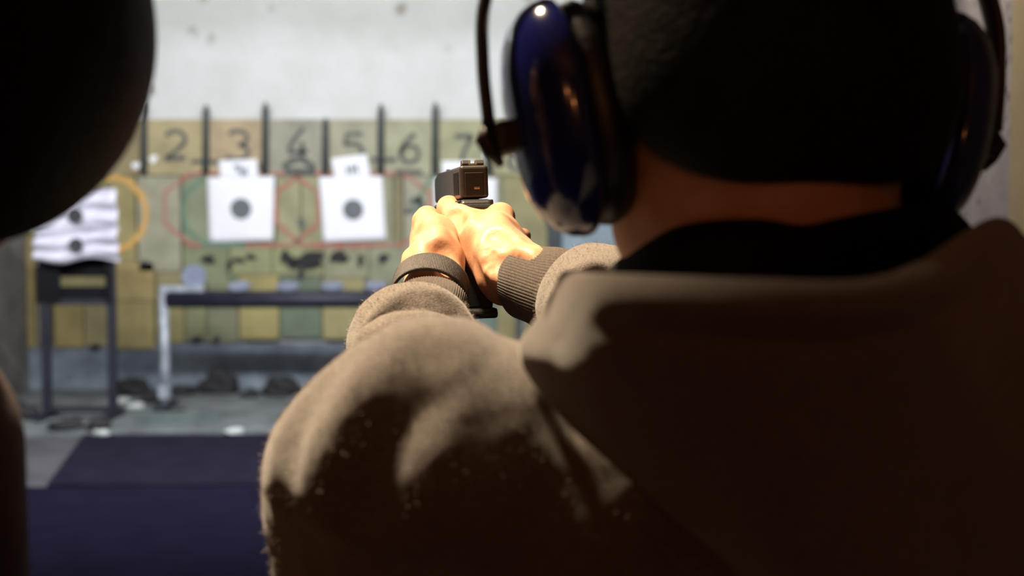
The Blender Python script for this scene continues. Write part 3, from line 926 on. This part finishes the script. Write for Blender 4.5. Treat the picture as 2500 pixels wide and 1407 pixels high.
RB = fresh(RH)
relief(RH, RB, [(1300, 634), (1250, 618), (1210, 598), (1165, 565), (1130, 535)], 8, 1.9, .012)    # tendon running to the thumb
relief(RH, RB, [(1224, 668), (1206, 646), (1190, 610)], 8, 1.6, .012)
relief(RH, RB, [(1215, 545), (1228, 580), (1250, 606)], 8, 1.1, .012)                              # ridge of the index metacarpal
RB = fresh(RH)
relief(RH, RB, [(1214, 632), (1230, 641), (1244, 652)], 12, .8, .010, True)                        # hollow between the tendons
relief(RH, RB, [(1200, 562), (1226, 578)], 10, .5, .007, True)
relief(RH, RB, [(1100, 516), (1110, 534)], 10, .6, .007, True)
relief(RH, RB, [(1182, 606), (1176, 640)], 5, .4, .004, True)
relief(RH, RB, [(1192, 618), (1188, 650)], 5, .3, .004, True)
LB = fresh(LH)
relief(LH, LB, [(1054, 660), (1064, 615), (1070, 580), (1052, 552)], 7, 2.2, .010)
relief(LH, LB, [(1028, 660), (1030, 625), (1028, 592)], 6, 2.0, .008)
relief(LH, LB, [(1082, 640), (1100, 658), (1114, 690)], 7, 1.2, .009)
relief(LH, LB, [(1002, 630), (1000, 645)], 7, 2.0, .008)
LB = fresh(LH)
relief(LH, LB, [(1086, 590), (1096, 610), (1104, 634)], 16, .5, .006, True)
parts = [sdf_arrays(RH, np.array(gp(0, .03, -.05)) - (.085, .26, .10), np.array(gp(0, .03, -.05)) + (.17, .14, .075), .00135),
         sdf_arrays(LH, np.array(gp(0, .03, -.05)) - (.105, .26, .15), np.array(gp(0, .03, -.05)) + (.085, .14, .085), .00135)]

# ---- head
hy = math.radians(11)
HR = Matrix.Rotation(hy, 3, 'Z') @ Matrix.Rotation(math.radians(-4), 3, 'X')
HC = W(1838, 262, .67)


def hp(x, y, z): return HC + HR @ Vector((x, y, z))


HRn = np.array(HR)
HD = SDF()
HD.ell(hp(0, .002, .038), HRn, (.076, .099, .088), .02)
HD.cone(hp(0, .030, -.02), hp(0, .062, -.072), .062, .038, .03)
HD.cone(hp(-.042, .02, -.055), hp(-.012, .078, -.092), .022, .018, .02)
HD.cone(hp(.042, .02, -.055), hp(.012, .078, -.092), .022, .018, .02)
NB = Vector((.135, .665, 1.395))
HD.cone(hp(0, -.018, -.055), NB, .060, .068, .035)
HD.cone(NB + Vector((0, .02, 0)), Vector((.15, .71, 1.32)), .066, .06, .04)
HD.cone(hp(0, .098, .012), hp(0, .122, -.022), .007, .011, .012)
HD.cone(hp(-.012, .108, -.026), hp(.012, .108, -.026), .007, .007, .008)
for s in (-1, 1):
    HD.ell(hp(s * .032, .103, .008), HRn, (.016, .014, .011), .012, True)
    HD.ell(hp(s * .032, .086, .007), HRn, (.0125, .0125, .0125), .003)
    HD.cone(hp(s * .015, .100, .024), hp(s * .045, .090, .024), .008, .006, .012)
    HD.ell(hp(s * .078, -.008, -.005), HRn, (.006, .018, .030), .006)
HD.cone(hp(-.018, .098, -.050), hp(.018, .098, -.050), .006, .006, .006)
HD.cone(hp(-.015, .097, -.060), hp(.015, .097, -.060), .0065, .0065, .006)
parts.append(sdf_arrays(HD, HC - Vector((.14, .16, .28)), HC + Vector((.16, .18, .15)), .003))

# ---- unclothed trunk, arms and legs that carry the clothes
SL = W(1100, 1085, .66); EL = W(985, 955, .90); WLh = W(1030, 812, 1.01)
SR = Vector((.335, .72, 1.385)); ER = Vector((.195, .93, 1.395)); WRh = W(1500, 755, 1.0)
BD = SDF()
BD.ell((.15, .72, 1.20), np.eye(3), (.14, .085, .19), .05)
BD.ell((.15, .73, 0.98), np.eye(3), (.145, .105, .16), .08)
BD.chain([(tuple(SL), .038), pk(905, 1118, .74, 38), (tuple(EL), .030), (tuple(WLh), .020)], .01)
BD.chain([(tuple(SR), .040), (tuple(ER), .032), (tuple(WRh), .020)], .01)
BD.cone(SL, Vector((.10, .70, 1.33)), .03, .04, .03); BD.cone(SR, Vector((.20, .70, 1.33)), .03, .04, .03)
hipL, hipR = (.07, .74, .92), (.23, .74, .92)
kneeL, kneeR = (.03, .86, .50), (.27, .72, .50)
ankL, ankR = (.02, .86, .10), (.29, .66, .10)
BD.chain([(hipL, .075), (kneeL, .05), (ankL, .036)], .04); BD.chain([(hipR, .075), (kneeR, .05), (ankR, .036)], .04)
parts.append(sdf_arrays(BD, (-.2, .5, .03), (.5, 1.15, 1.5), .009))
body = arrays_mesh('body', parts, M['skin'], person)

# ---- hair
HA = SDF()
HA.ell(hp(0, -.004, .046), HRn, (.083, .104, .092), .02)
HA.cone(hp(-.028, -.050, .0), hp(-.022, -.036, -.055), .050, .042, .03)
HA.cone(hp(.028, -.050, .0), hp(.022, -.036, -.055), .050, .042, .03)
n_ = HR @ Vector((0, .45, -.9)).normalized()
HA.plane(hp(0, -.085, -.052), n_, .02)
n2 = HR @ Vector((0, 1, -.35)).normalized()
HA.plane(hp(0, .085, .07), n2, .01)
hair = arrays_mesh('hair', [sdf_arrays(HA, HC - Vector((.13, .15, .12)), HC + Vector((.13, .15, .17)), .0035)], M['hair'], person)
hair['label'] = 'short dark hair on the back of the head'

for s_ in (-1, 1):
    bm = bmesh.new(); bmesh.ops.create_uvsphere(bm, u_segments=20, v_segments=14, radius=.0122)
    for v in bm.verts: v.co += hp(s_ * .032, .0868, .007)
    ey = from_bm('eye', bm, M['eye'], person, True)
    bm = bmesh.new(); bmesh.ops.create_uvsphere(bm, u_segments=16, v_segments=10, radius=.0058)
    for v in bm.verts: v.co = HR @ Vector((v.co.x, v.co.y * .3, v.co.z)) + hp(s_ * .032, .0980, .007)
    from_bm('iris', bm, M['hair'], ey, True)

# ---- hooded fleece
HO = SDF()
HO.ell((.15, .715, 1.20), np.eye(3), (.185, .125, .24), .05)
HO.ell((.15, .73, 1.00), np.eye(3), (.180, .135, .14), .06)
HO.chain([pk(1085, 1146, .66, 46), pk(930, 1142, .74, 49), pk(985, 985, .90, 41), pk(1012, 852, .98, 39), pk(1020, 838, 1.0, 37)], .035)
HO.chain([(tuple(SR), .058), (tuple(SR.lerp(ER, .5)), .058), (tuple(ER), .048), pk(1475, 752, 1.010, 40), pk(1446, 742, 1.020, 37)], .035)
HO.cone(W(1085, 1160, .66), W(1420, 1270, .66), .042, .046, .04)
HO.cone(W(1440, 1270, .66), W(1640, 1050, .67), .050, .055, .04)
HO.cone(SR, Vector((.19, .68, 1.41)), .052, .060, .05)
HO.cone(W(970, 1190, .70), W(1010, 1500, .72), .05, .075, .06)
base_ops = list(HO.ops)
BASE = SDF(); BASE.ops = base_ops


def fold(pix, r, h, k=.016, sub=False): relief(HO, BASE, pix, r, h, k, sub)


fold([(905, 915), (815, 985), (755, 1075), (730, 1180)], 16, 3.5, .02)
fold([(1040, 900), (960, 945), (890, 1015), (845, 1110), (825, 1210)], 16, 4, .02)
fold([(1030, 985), (955, 1050), (905, 1140), (885, 1240)], 16, 1.2, .016, True)
fold([(1060, 880), (1150, 858), (1230, 890), (1300, 935), (1345, 985)], 13, 3.5, .018)
fold([(1090, 960), (1130, 1050), (1150, 1150)], 30, 5, .03)
# bunched cloth behind the cuffs
fold([(905, 802), (938, 758), (990, 728), (1045, 724), (1095, 745), (1132, 790)], 7, 4.5, .006)
fold([(895, 825), (925, 785), (982, 755), (1045, 752), (1100, 778)], 5, 2.6, .005, True)
fold([(905, 835), (965, 805), (1045, 800), (1105, 822)], 9, 1.8, .010)
fold([(1350, 790), (1362, 735), (1395, 690), (1450, 668)], 8, 3, .008)
fold([(1400, 695), (1450, 678), (1500, 676)], 6, 1.5, .008, True)
# keep the sleeve ends clear of the hands
ax = (W(1058, 680, 1.085) - W(985, 840, .98)).normalized()


def wrinkle(P, amp):
    x, y, z = P[:, 0], P[:, 1], P[:, 2]
    n = np.zeros(len(P))
    rg = np.random.RandomState(3)
    for f_, a_ in ((38, 1.0), (62, .8), (105, .5), (190, .28), (330, .14)):
        for _ in range(3):
            d_ = rg.normal(size=3); d_ /= np.linalg.norm(d_)
            e_ = rg.normal(size=3); e_ /= np.linalg.norm(e_)
            n += a_ * np.sin(P @ d_ * f_ + rg.uniform(0, 6.28) + 1.3 * np.sin(P @ e_ * f_ * .6))
    return n * amp / 3


def vnormals(V, F):
    fn = np.cross(V[F[:, 2]] - V[F[:, 0]], V[F[:, 3]] - V[F[:, 1]])
    N = np.zeros_like(V)
    for c in range(4): np.add.at(N, F[:, c], fn)
    return N / (np.linalg.norm(N, axis=1)[:, None] + 1e-12)


HV, HF = sdf_arrays(HO, (-.22, .50, .86), (.50, 1.10, 1.55), .0032)
HN = vnormals(HV, HF)
HV = HV + HN * wrinkle(HV, .0022)[:, None]
HN = vnormals(HV, HF)
hoodie = arrays_mesh('hooded_fleece', [(HV, HF)], M['fleece'], person)
hoodie['label'] = 'grey brown fleece top with long sleeves'


def fuzz(name, V, N, n, length, parent, seed=1):
    """short fleece fibres standing off the cloth"""
    rg = np.random.RandomState(seed)
    i = rg.randint(0, len(V), n)
    p = V[i] + rg.normal(size=(n, 3)) * .0012
    d = N[i] + rg.normal(size=(n, 3)) * .9
    d /= np.linalg.norm(d, axis=1)[:, None]
    sd = np.cross(d, rg.normal(size=(n, 3))); sd /= np.linalg.norm(sd, axis=1)[:, None]
    L = length * rg.uniform(.4, 1.3, n)[:, None]; wd_ = .00011
    Q = np.stack([p - sd * wd_ - N[i] * .0008, p + sd * wd_ - N[i] * .0008, p + d * L + sd * wd_ * .4, p + d * L - sd * wd_ * .4], 1).reshape(-1, 3)
    o = arrays_mesh(name, [(Q, np.arange(4 * n).reshape(-1, 4))], M['fibre'], parent)
    o['kind'] = 'stuff'
    return o


sel = (HV[:, 2] > 1.28) & (HV[:, 0] < .30) & (HN[:, 2] > -.3)
fuzz('fleece_fuzz', HV[sel], HN[sel], 90000, .0013, hoodie)

# ---- ribbed cuffs
def cuff(name, a, b, ra, rb, ribs, label):
    a, b = Vector(a), Vector(b); t = (b - a).normalized()
    u = t.cross(Vector((0, 0, 1))).normalized(); v = u.cross(t)
    seg = ribs * 8; rows = []
    prof = [(0.0, ra * .93), (0.0, ra * .985), (.03, ra), (.25, ra + (rb - ra) * .25), (.5, ra + (rb - ra) * .5), (.75, ra + (rb - ra) * .8), (1.0, rb), (1.15, rb)]
    for s, r in prof:
        row = []
        for k in range(seg):
            an = 2 * math.pi * k / seg
            rr = r + .0009 * math.cos(an * ribs) * (1 if s > .01 else .4) + .0012 * math.sin(an * 3 + s * 5)
            row.append(np.array(a + (b - a) * s + u * math.cos(an) * rr + v * math.sin(an) * rr))
        rows.append(row)
    o = grid_mesh(name, np.array(rows), M['rib'], hoodie, True, True)
    m = o.modifiers.new('thickness', 'SOLIDIFY'); m.thickness = .0015
    o['label'] = label
    return o


cuff('cuff', W(1280, 686, 1.083), W(1400, 726, 1.040), .0275, .033, 86, 'dark ribbed cuff on the right wrist')
cuff('cuff', W(1053, 755, 1.063), W(1026, 838, 1.005), .0280, .0325, 88, 'dark ribbed cuff on the left wrist')

# ---- hood lying on the back, lining collar
rim = [(1385, 688, .625), (1450, 697, .575), (1530, 700, .54), (1850, 714, .495), (2100, 714, .495), (2250, 668, .52), (2370, 592, .565), (2440, 560, .60), (2488, 600, .63), (2580, 700, .66)]


def row(pts): return spline([tuple(W(*p)) for p in pts], 90)


rows = [
    row([(1520, 790, .66), (1560, 800, .65), (1620, 810, .64), (1850, 820, .62), (2080, 815, .62), (2200, 780, .63), (2300, 730, .65), (2360, 700, .66), (2400, 690, .67), (2440, 740, .68)]),
    row([(1400, 730, .645), (1470, 745, .60), (1545, 750, .565), (1850, 770, .525), (2095, 768, .525), (2245, 720, .55), (2360, 640, .59), (2425, 605, .62), (2468, 640, .645), (2540, 740, .67)]),
    row([(1388, 692, .632), (1452, 702, .582), (1531, 706, .548), (1850, 722, .506), (2100, 722, .506), (2249, 675, .53), (2369, 598, .574), (2438, 565, .608), (2486, 604, .636), (2575, 704, .665)]),
    row(rim),
    row([(1376, 716, .620), (1446, 722, .566), (1530, 728, .532), (1850, 744, .486), (2100, 742, .486), (2254, 698, .51), (2376, 624, .556), (2450, 592, .592), (2502, 632, .622), (2600, 730, .655)]),
    row([(1352, 756, .626), (1420, 775, .576), (1510, 790, .542), (1850, 812, .500), (2100, 806, .500), (2270, 762, .520), (2400, 692, .560), (2480, 650, .59), (2540, 690, .62), (2640, 780, .65)]),
    row([(1318, 806, .630), (1385, 830, .592), (1500, 850, .545), (1850, 872, .500), (2110, 868, .500), (2290, 826, .518), (2420, 770, .556), (2510, 730, .585), (2580, 760, .615), (2680, 840, .645)]),
    row([(1290, 852, .634), (1365, 882, .600), (1490, 930, .556), (1850, 980, .506), (2120, 975, .506), (2310, 930, .522), (2450, 880, .552), (2560, 850, .58), (2620, 860, .61), (2720, 920, .64)]),
    row([(1318, 920, .630), (1400, 960, .604), (1530, 1040, .566), (1860, 1100, .514), (2130, 1100, .514), (2330, 1060, .528), (2470, 1020, .55), (2580, 990, .575), (2660, 990, .60), (2740, 1020, .63)]),
    row([(1400, 1020, .618), (1480, 1065, .604), (1620, 1150, .574), (1870, 1220, .524), (2130, 1230, .524), (2340, 1190, .534), (2480, 1160, .55), (2590, 1140, .57), (2680, 1130, .59), (2760, 1140, .62)]),
    row([(1560, 1165, .604), (1640, 1210, .594), (1740, 1280, .576), (1900, 1340, .540), (2130, 1360, .535), (2340, 1330, .545), (2480, 1300, .555), (2590, 1280, .57), (2680, 1270, .585), (2760, 1260, .61)]),
    row([(1760, 1330, .592), (1800, 1360, .584), (1860, 1420, .575), (1980, 1470, .56), (2140, 1490, .555), (2330, 1470, .56), (2470, 1440, .565), (2580, 1420, .575), (2670, 1400, .585), (2740, 1380, .60)]),
    row([(1900, 1420, .595), (1920, 1440, .592), (1960, 1480, .59), (2020, 1510, .585), (2140, 1530, .585), (2320, 1510, .585), (2450, 1480, .59), (2560, 1460, .59), (2650, 1440, .595), (2720, 1420, .60)]),
]
R0 = np.array(rows)                                   # rows x 90 x 3
Pd = np.stack([spline(R0[:, c], 96) for c in range(R0.shape[1])], 1)
Pd = Pd - np.array([0, 1, 0]) * (wrinkle(Pd.reshape(-1, 3), .0022).reshape(Pd.shape[:2])[..., None])
hood = grid_mesh('hood', Pd, M['fleece'], hoodie)
hood['label'] = 'hood hanging down over the upper back'
m = hood.modifiers.new('thickness', 'SOLIDIFY'); m.thickness = .005; m.offset = -1
# centre seam and hem seam of the hood
hem = tube('hem_seam', [tuple(p) for p in spline([tuple(W(x, y, d - .003)) for x, y, d in [(1352, 756, .624), (1420, 775, .574), (1510, 790, .540), (1850, 812, .498), (2100, 806, .498), (2270, 762, .518), (2400, 692, .558)]], 60)], .0012, M['rib'], hoodie, 6)
tube('centre_seam', [tuple(p) for p in spline([tuple(W(x, y, d - .002)) for x, y, d in [(1900, 740, .487), (1905, 812, .499), (1905, 980, .505), (1915, 1100, .513), (1960, 1230, .523), (2010, 1350, .537)]], 40)], .0014, M['rib'], hoodie, 6)

top = [(1490, 690, .72), (1512, 652, .69), (1600, 592, .64), (1700, 560, .605), (1850, 551, .588), (1960, 566, .588), (2060, 547, .592), (2200, 522, .612), (2295, 513, .64), (2345, 545, .67), (2375, 590, .70)]
cr = [row(top),
      row([(x - 6, y + 14, d - .008) for x, y, d in top]),
      row([(x - 4, y + 60, d - .012) for x, y, d in top]),
      row([(x, y + 160, d - .004) for x, y, d in top]),
      row([(x, y + 300, d + .02) for x, y, d in top])]
inner = [row([(x, y + 200, d + .03) for x, y, d in top]), row([(x, y + 30, d + .012) for x, y, d in top])]
C0 = np.array(inner + cr)
Pc = np.stack([spline(C0[:, c], 40) for c in range(C0.shape[1])], 1)
col_ = grid_mesh('collar', Pc, M['lining'], hoodie)
col_['label'] = 'black lining of the hood around the neck'
m = col_.modifiers.new('thickness', 'SOLIDIFY'); m.thickness = .003

# ---- trousers and shoes
TR = SDF()
TR.ell((.15, .735, .93), np.eye(3), (.165, .125, .13), .04)
TR.chain([(hipL, .092), (kneeL, .068), (ankL, .060)], .03); TR.chain([(hipR, .092), (kneeR, .068), (ankR, .060)], .03)
trs = arrays_mesh('trousers', [sdf_arrays(TR, (-.15, .5, .06), (.45, 1.05, 1.1), .007)], M['denim'], person)
for a_, yw in ((ankL, .15), (ankR, -.1)):
    S_ = SDF(); x, y, z = a_
    d_ = Vector((math.sin(-yw), math.cos(yw), 0))
    A = Vector((x, y, .06))
    S_.cone(A - d_ * .03, A + d_ * .12, .042, .038, .03); S_.cone(A, Vector((x, y, .11)), .045, .042, .02)
    S_.plane((0, 0, .021), (0, 0, -1), .004)
    arrays_mesh('shoe', [sdf_arrays(S_, A - Vector((.12, .15, .06)), A + Vector((.12, .22, .12)), .004)], M['shoe'], person)

# ---- wrist strap on the left wrist
def ring(name, c, axis, rx, ry, wdt, material, label, cat, ridges=150):
    axis = Vector(axis).normalized()
    u = axis.cross(Vector((0, 0, 1))).normalized(); v = u.cross(axis)
    u, v = -u, v if v.z > 0 else -v
    seg = ridges * 4; rows_ = []
    for s, r_ in ((-.5, -.0006), (-.49, .0012), (-.4, .0016), (0, .0018), (.4, .0016), (.49, .0012), (.5, -.0006)):
        row_ = []
        for k in range(seg):
            an = 2 * math.pi * k / seg
            rg = .00022 * math.cos(an * ridges)
            row_.append(np.array(Vector(c) + axis * (wdt * s) + u * math.cos(an) * (rx + r_ + rg) + v * math.sin(an) * (ry + r_ + rg)))
        rows_.append(row_)
    rows_.append(rows_[0])
    o = empty(name, tuple(c), label, cat)
    grid_mesh('band', np.array(rows_), material, o, True, True)
    bm = bmesh.new()
    p = Vector(c) - v * (ry + .003)
    Rm = Matrix((u, axis, v)).transposed()
    add_box(bm, p, (.022, wdt * 1.15, .004), Rm, .0012)
    from_bm('clasp', bm, M['slide'], o)
    return o


ring('wrist_strap', W(1050, 712, 1.078), (.06, .74, .52), .0292, .0298, .021, M['strap'],
     'dark ridged wrist strap around the left wrist', 'wristband')

# ================================================================== EAR DEFENDERS
ear = empty('ear_defenders', tuple(hp(0, 0, .15)), 'navy blue ear defenders with black cushions worn by the shooter', 'ear defenders')
for s in (-1, 1):
    tilt = Matrix.Rotation(math.radians(11) * s, 3, 'Y')
    cc = Vector((s * .083, .004, -.004))

    def cp(x, y, z, s=s, tilt=tilt, cc=cc):     # x outward
        return hp(*(cc + tilt @ Vector((s * x, y, z))))
    seg = 64
    def loop(x, sy, sz, e=2.25):
        out = []
        for k in range(seg):
            an = 2 * math.pi * k / seg
            c_, s_ = math.cos(an), math.sin(an)
            out.append(np.array(cp(x, sy * math.copysign(abs(c_) ** (2 / e), c_), sz * math.copysign(abs(s_) ** (2 / e), s_))))
        return out
    prof = [(.008, .040, .055), (.010, .0430, .0575), (.013, .0435, .058), (.019, .0420, .0565), (.025, .0385, .053), (.030, .0335, .047), (.034, .0265, .039), (.0368, .018, .028), (.0380, .009, .014), (.0383, .0005, .0005)]
    cup = grid_mesh('ear_cup', np.array([loop(*q) for q in prof]), M['navy'], ear, True, True)
    cup['label'] = 'glossy navy blue ear cup'
    pr = [(-.009, .022, .034), (-.011, .031, .045), (-.008, .038, .052), (-.001, .0405, .0550), (.005, .0390, .0535), (.008, .036, .050)]
    cu = grid_mesh('ear_cushion', np.array([loop(*q) for q in pr]), M['cushion'], ear, True, True)
    cu['label'] = 'black padded ear cushion'
    bm = bmesh.new()
    def lb(c, sz_, bev):
        r0 = len(bm.verts)
        n0 = set(bm.verts)
        add_box(bm, (0, 0, 0), sz_, None, bev)
        for v in set(bm.verts) - n0:
            v.co = Vector(cp(*(v.co + Vector(c))))
    lb((.041, 0, -.004), (.014, .022, .016), .003)
    from_bm('yoke', bm, M['band'], ear)
    bm = bmesh.new()
    add_tube(bm, [cp(.048, 0, .004), cp(.052, 0, -.003), cp(.0495, 0, -.010), cp(.0465, 0, -.017)], [.0030, .0052, .0042, .0018], 12)
    from_bm('slider_knob', bm, M['band'], ear, True)
pts = []
half = [(.1315, .004, -.010), (.1340, .004, .020), (.1325, .004, .050), (.118, .004, .085), (.088, .004, .118), (.045, .004, .138)]
pts = [(-x, y, z) for x, y, z in half] + [(0, .004, .144)] + half[::-1]
bm = bmesh.new(); add_tube(bm, [tuple(p) for p in spline([tuple(hp(*p)) for p in pts], 90)], .0032, 12, True, (1, 2.0))
from_bm('headband', bm, M['band'], ear, True)
bm = bmesh.new(); add_tube(bm, [tuple(p) for p in spline([tuple(hp(x * .93, y, z - .007)) for x, y, z in pts[5:-5]], 30)], .0062, 12, True, (1, 2.2))
from_bm('headband_pad', bm, M['cushion'], ear, True)

# ================================================================== BYSTANDER close on the left
by = empty('person', (-.43, .52, 0), 'blurred dark-haired bystander in reddish brown jacket cut off by the left edge', 'person')
BC = W(-60, 70, .54)
BH = SDF(); I3 = np.eye(3)
BH.ell(BC, I3, (.061, .080, .077), .02)
BH.cone(BC + Vector((-.02, .03, -.03)), BC + Vector((-.04, .05, -.075)), .04, .026, .03)
BH.cone(BC + Vector((-.03, 0, -.04)), BC + Vector((-.10, .02, -.15)), .044, .052, .03)
BH.cone(BC + Vector((-.01, .085, .0)), BC + Vector((-.015, .105, -.03)), .008, .010, .012)
for s in (-1, 1):
    BH.ell(BC + Vector((s * .03, .085, .01)), I3, (.014, .012, .010), .01, True)
    BH.ell(BC + Vector((s * .03, .071, .01)), I3, (.012, .012, .012), .003)
BH.ell(BC + Vector((-.072, 0, -.01)), I3, (.008, .018, .03), .006)
BH.cone(BC + Vector((-.02, .088, -.055)), BC + Vector((.008, .088, -.055)), .006, .006, .006)
arrays_mesh('body', [sdf_arrays(BH, BC - Vector((.22, .13, .24)), BC + Vector((.12, .15, .12)), .004)], M['skin'], by)
BHa = SDF()
BHa.ell(BC, I3, (.0682, .088, .086), .02)
BHa.plane(BC + Vector((0, .07, .05)), Vector((0, 1, -.5)).normalized(), .01)
o = arrays_mesh('hair', [sdf_arrays(BHa, BC - Vector((.12, .13, .14)), BC + Vector((.12, .13, .13)), .004)], M['hair'], by)
BJ = SDF()
BJ.ell((-.46, .55, 1.12), I3, (.17, .15, .30), .05)
BJ.cone((-.47, .54, 1.36), BC + Vector((-.09, .02, -.17)), .11, .07, .05)
BJ.chain([((-.272, .58, 1.395), .058), ((-.268, .60, 1.12), .052), ((-.27, .63, .92), .042)], .03)
BJ.chain([((-.60, .55, 1.36), .062), ((-.64, .57, 1.12), .055), ((-.63, .63, .92), .042)], .03)
arrays_mesh('jacket', [sdf_arrays(BJ, (-.8, .3, .75), (-.1, .8, 1.6), .007)], M['jacket'], by)
BT = SDF()
BT.chain([((-.39, .55, .85), .10), ((-.38, .56, .48), .07), ((-.38, .55, .09), .06)], .03)
BT.chain([((-.54, .55, .85), .10), ((-.55, .56, .48), .07), ((-.55, .55, .09), .06)], .03)
arrays_mesh('trousers', [sdf_arrays(BT, (-.75, .3, .05), (-.2, .8, 1.0), .008)], M['denim'], by)
for x in (-.38, -.55):
    S_ = SDF(); A = Vector((x, .55, .06))
    S_.cone(A - Vector((0, .03, 0)), A + Vector((0, .13, 0)), .042, .038, .03); S_.cone(A, A + Vector((0, 0, .05)), .045, .042, .02)
    S_.plane((0, 0, .021), (0, 0, -1), .004)
    arrays_mesh('shoe', [sdf_arrays(S_, A - Vector((.12, .15, .06)), A + Vector((.12, .24, .12)), .005)], M['shoe'], by)
for x in (-.268, -.632):
    H_ = SDF()
    H_.chain([((x, .635, .90), .028), ((x, .65, .84), .026), ((x, .66, .80), .022)], .01)
    for k in range(4):
        yy = .628 + k * .018
        H_.chain([((x, yy, .80), .0095), ((x, yy + .006, .765), .0085), ((x + .004, yy + .002, .735), .0075)], .003)
    H_.chain([((x, .68, .85), .011), ((x + .01, .70, .815), .0095), ((x + .012, .70, .79), .008)], .005)
    arrays_mesh('hand', [sdf_arrays(H_, (x - .06, .57, .70), (x + .06, .76, .94), .0035)], M['skin'], by)
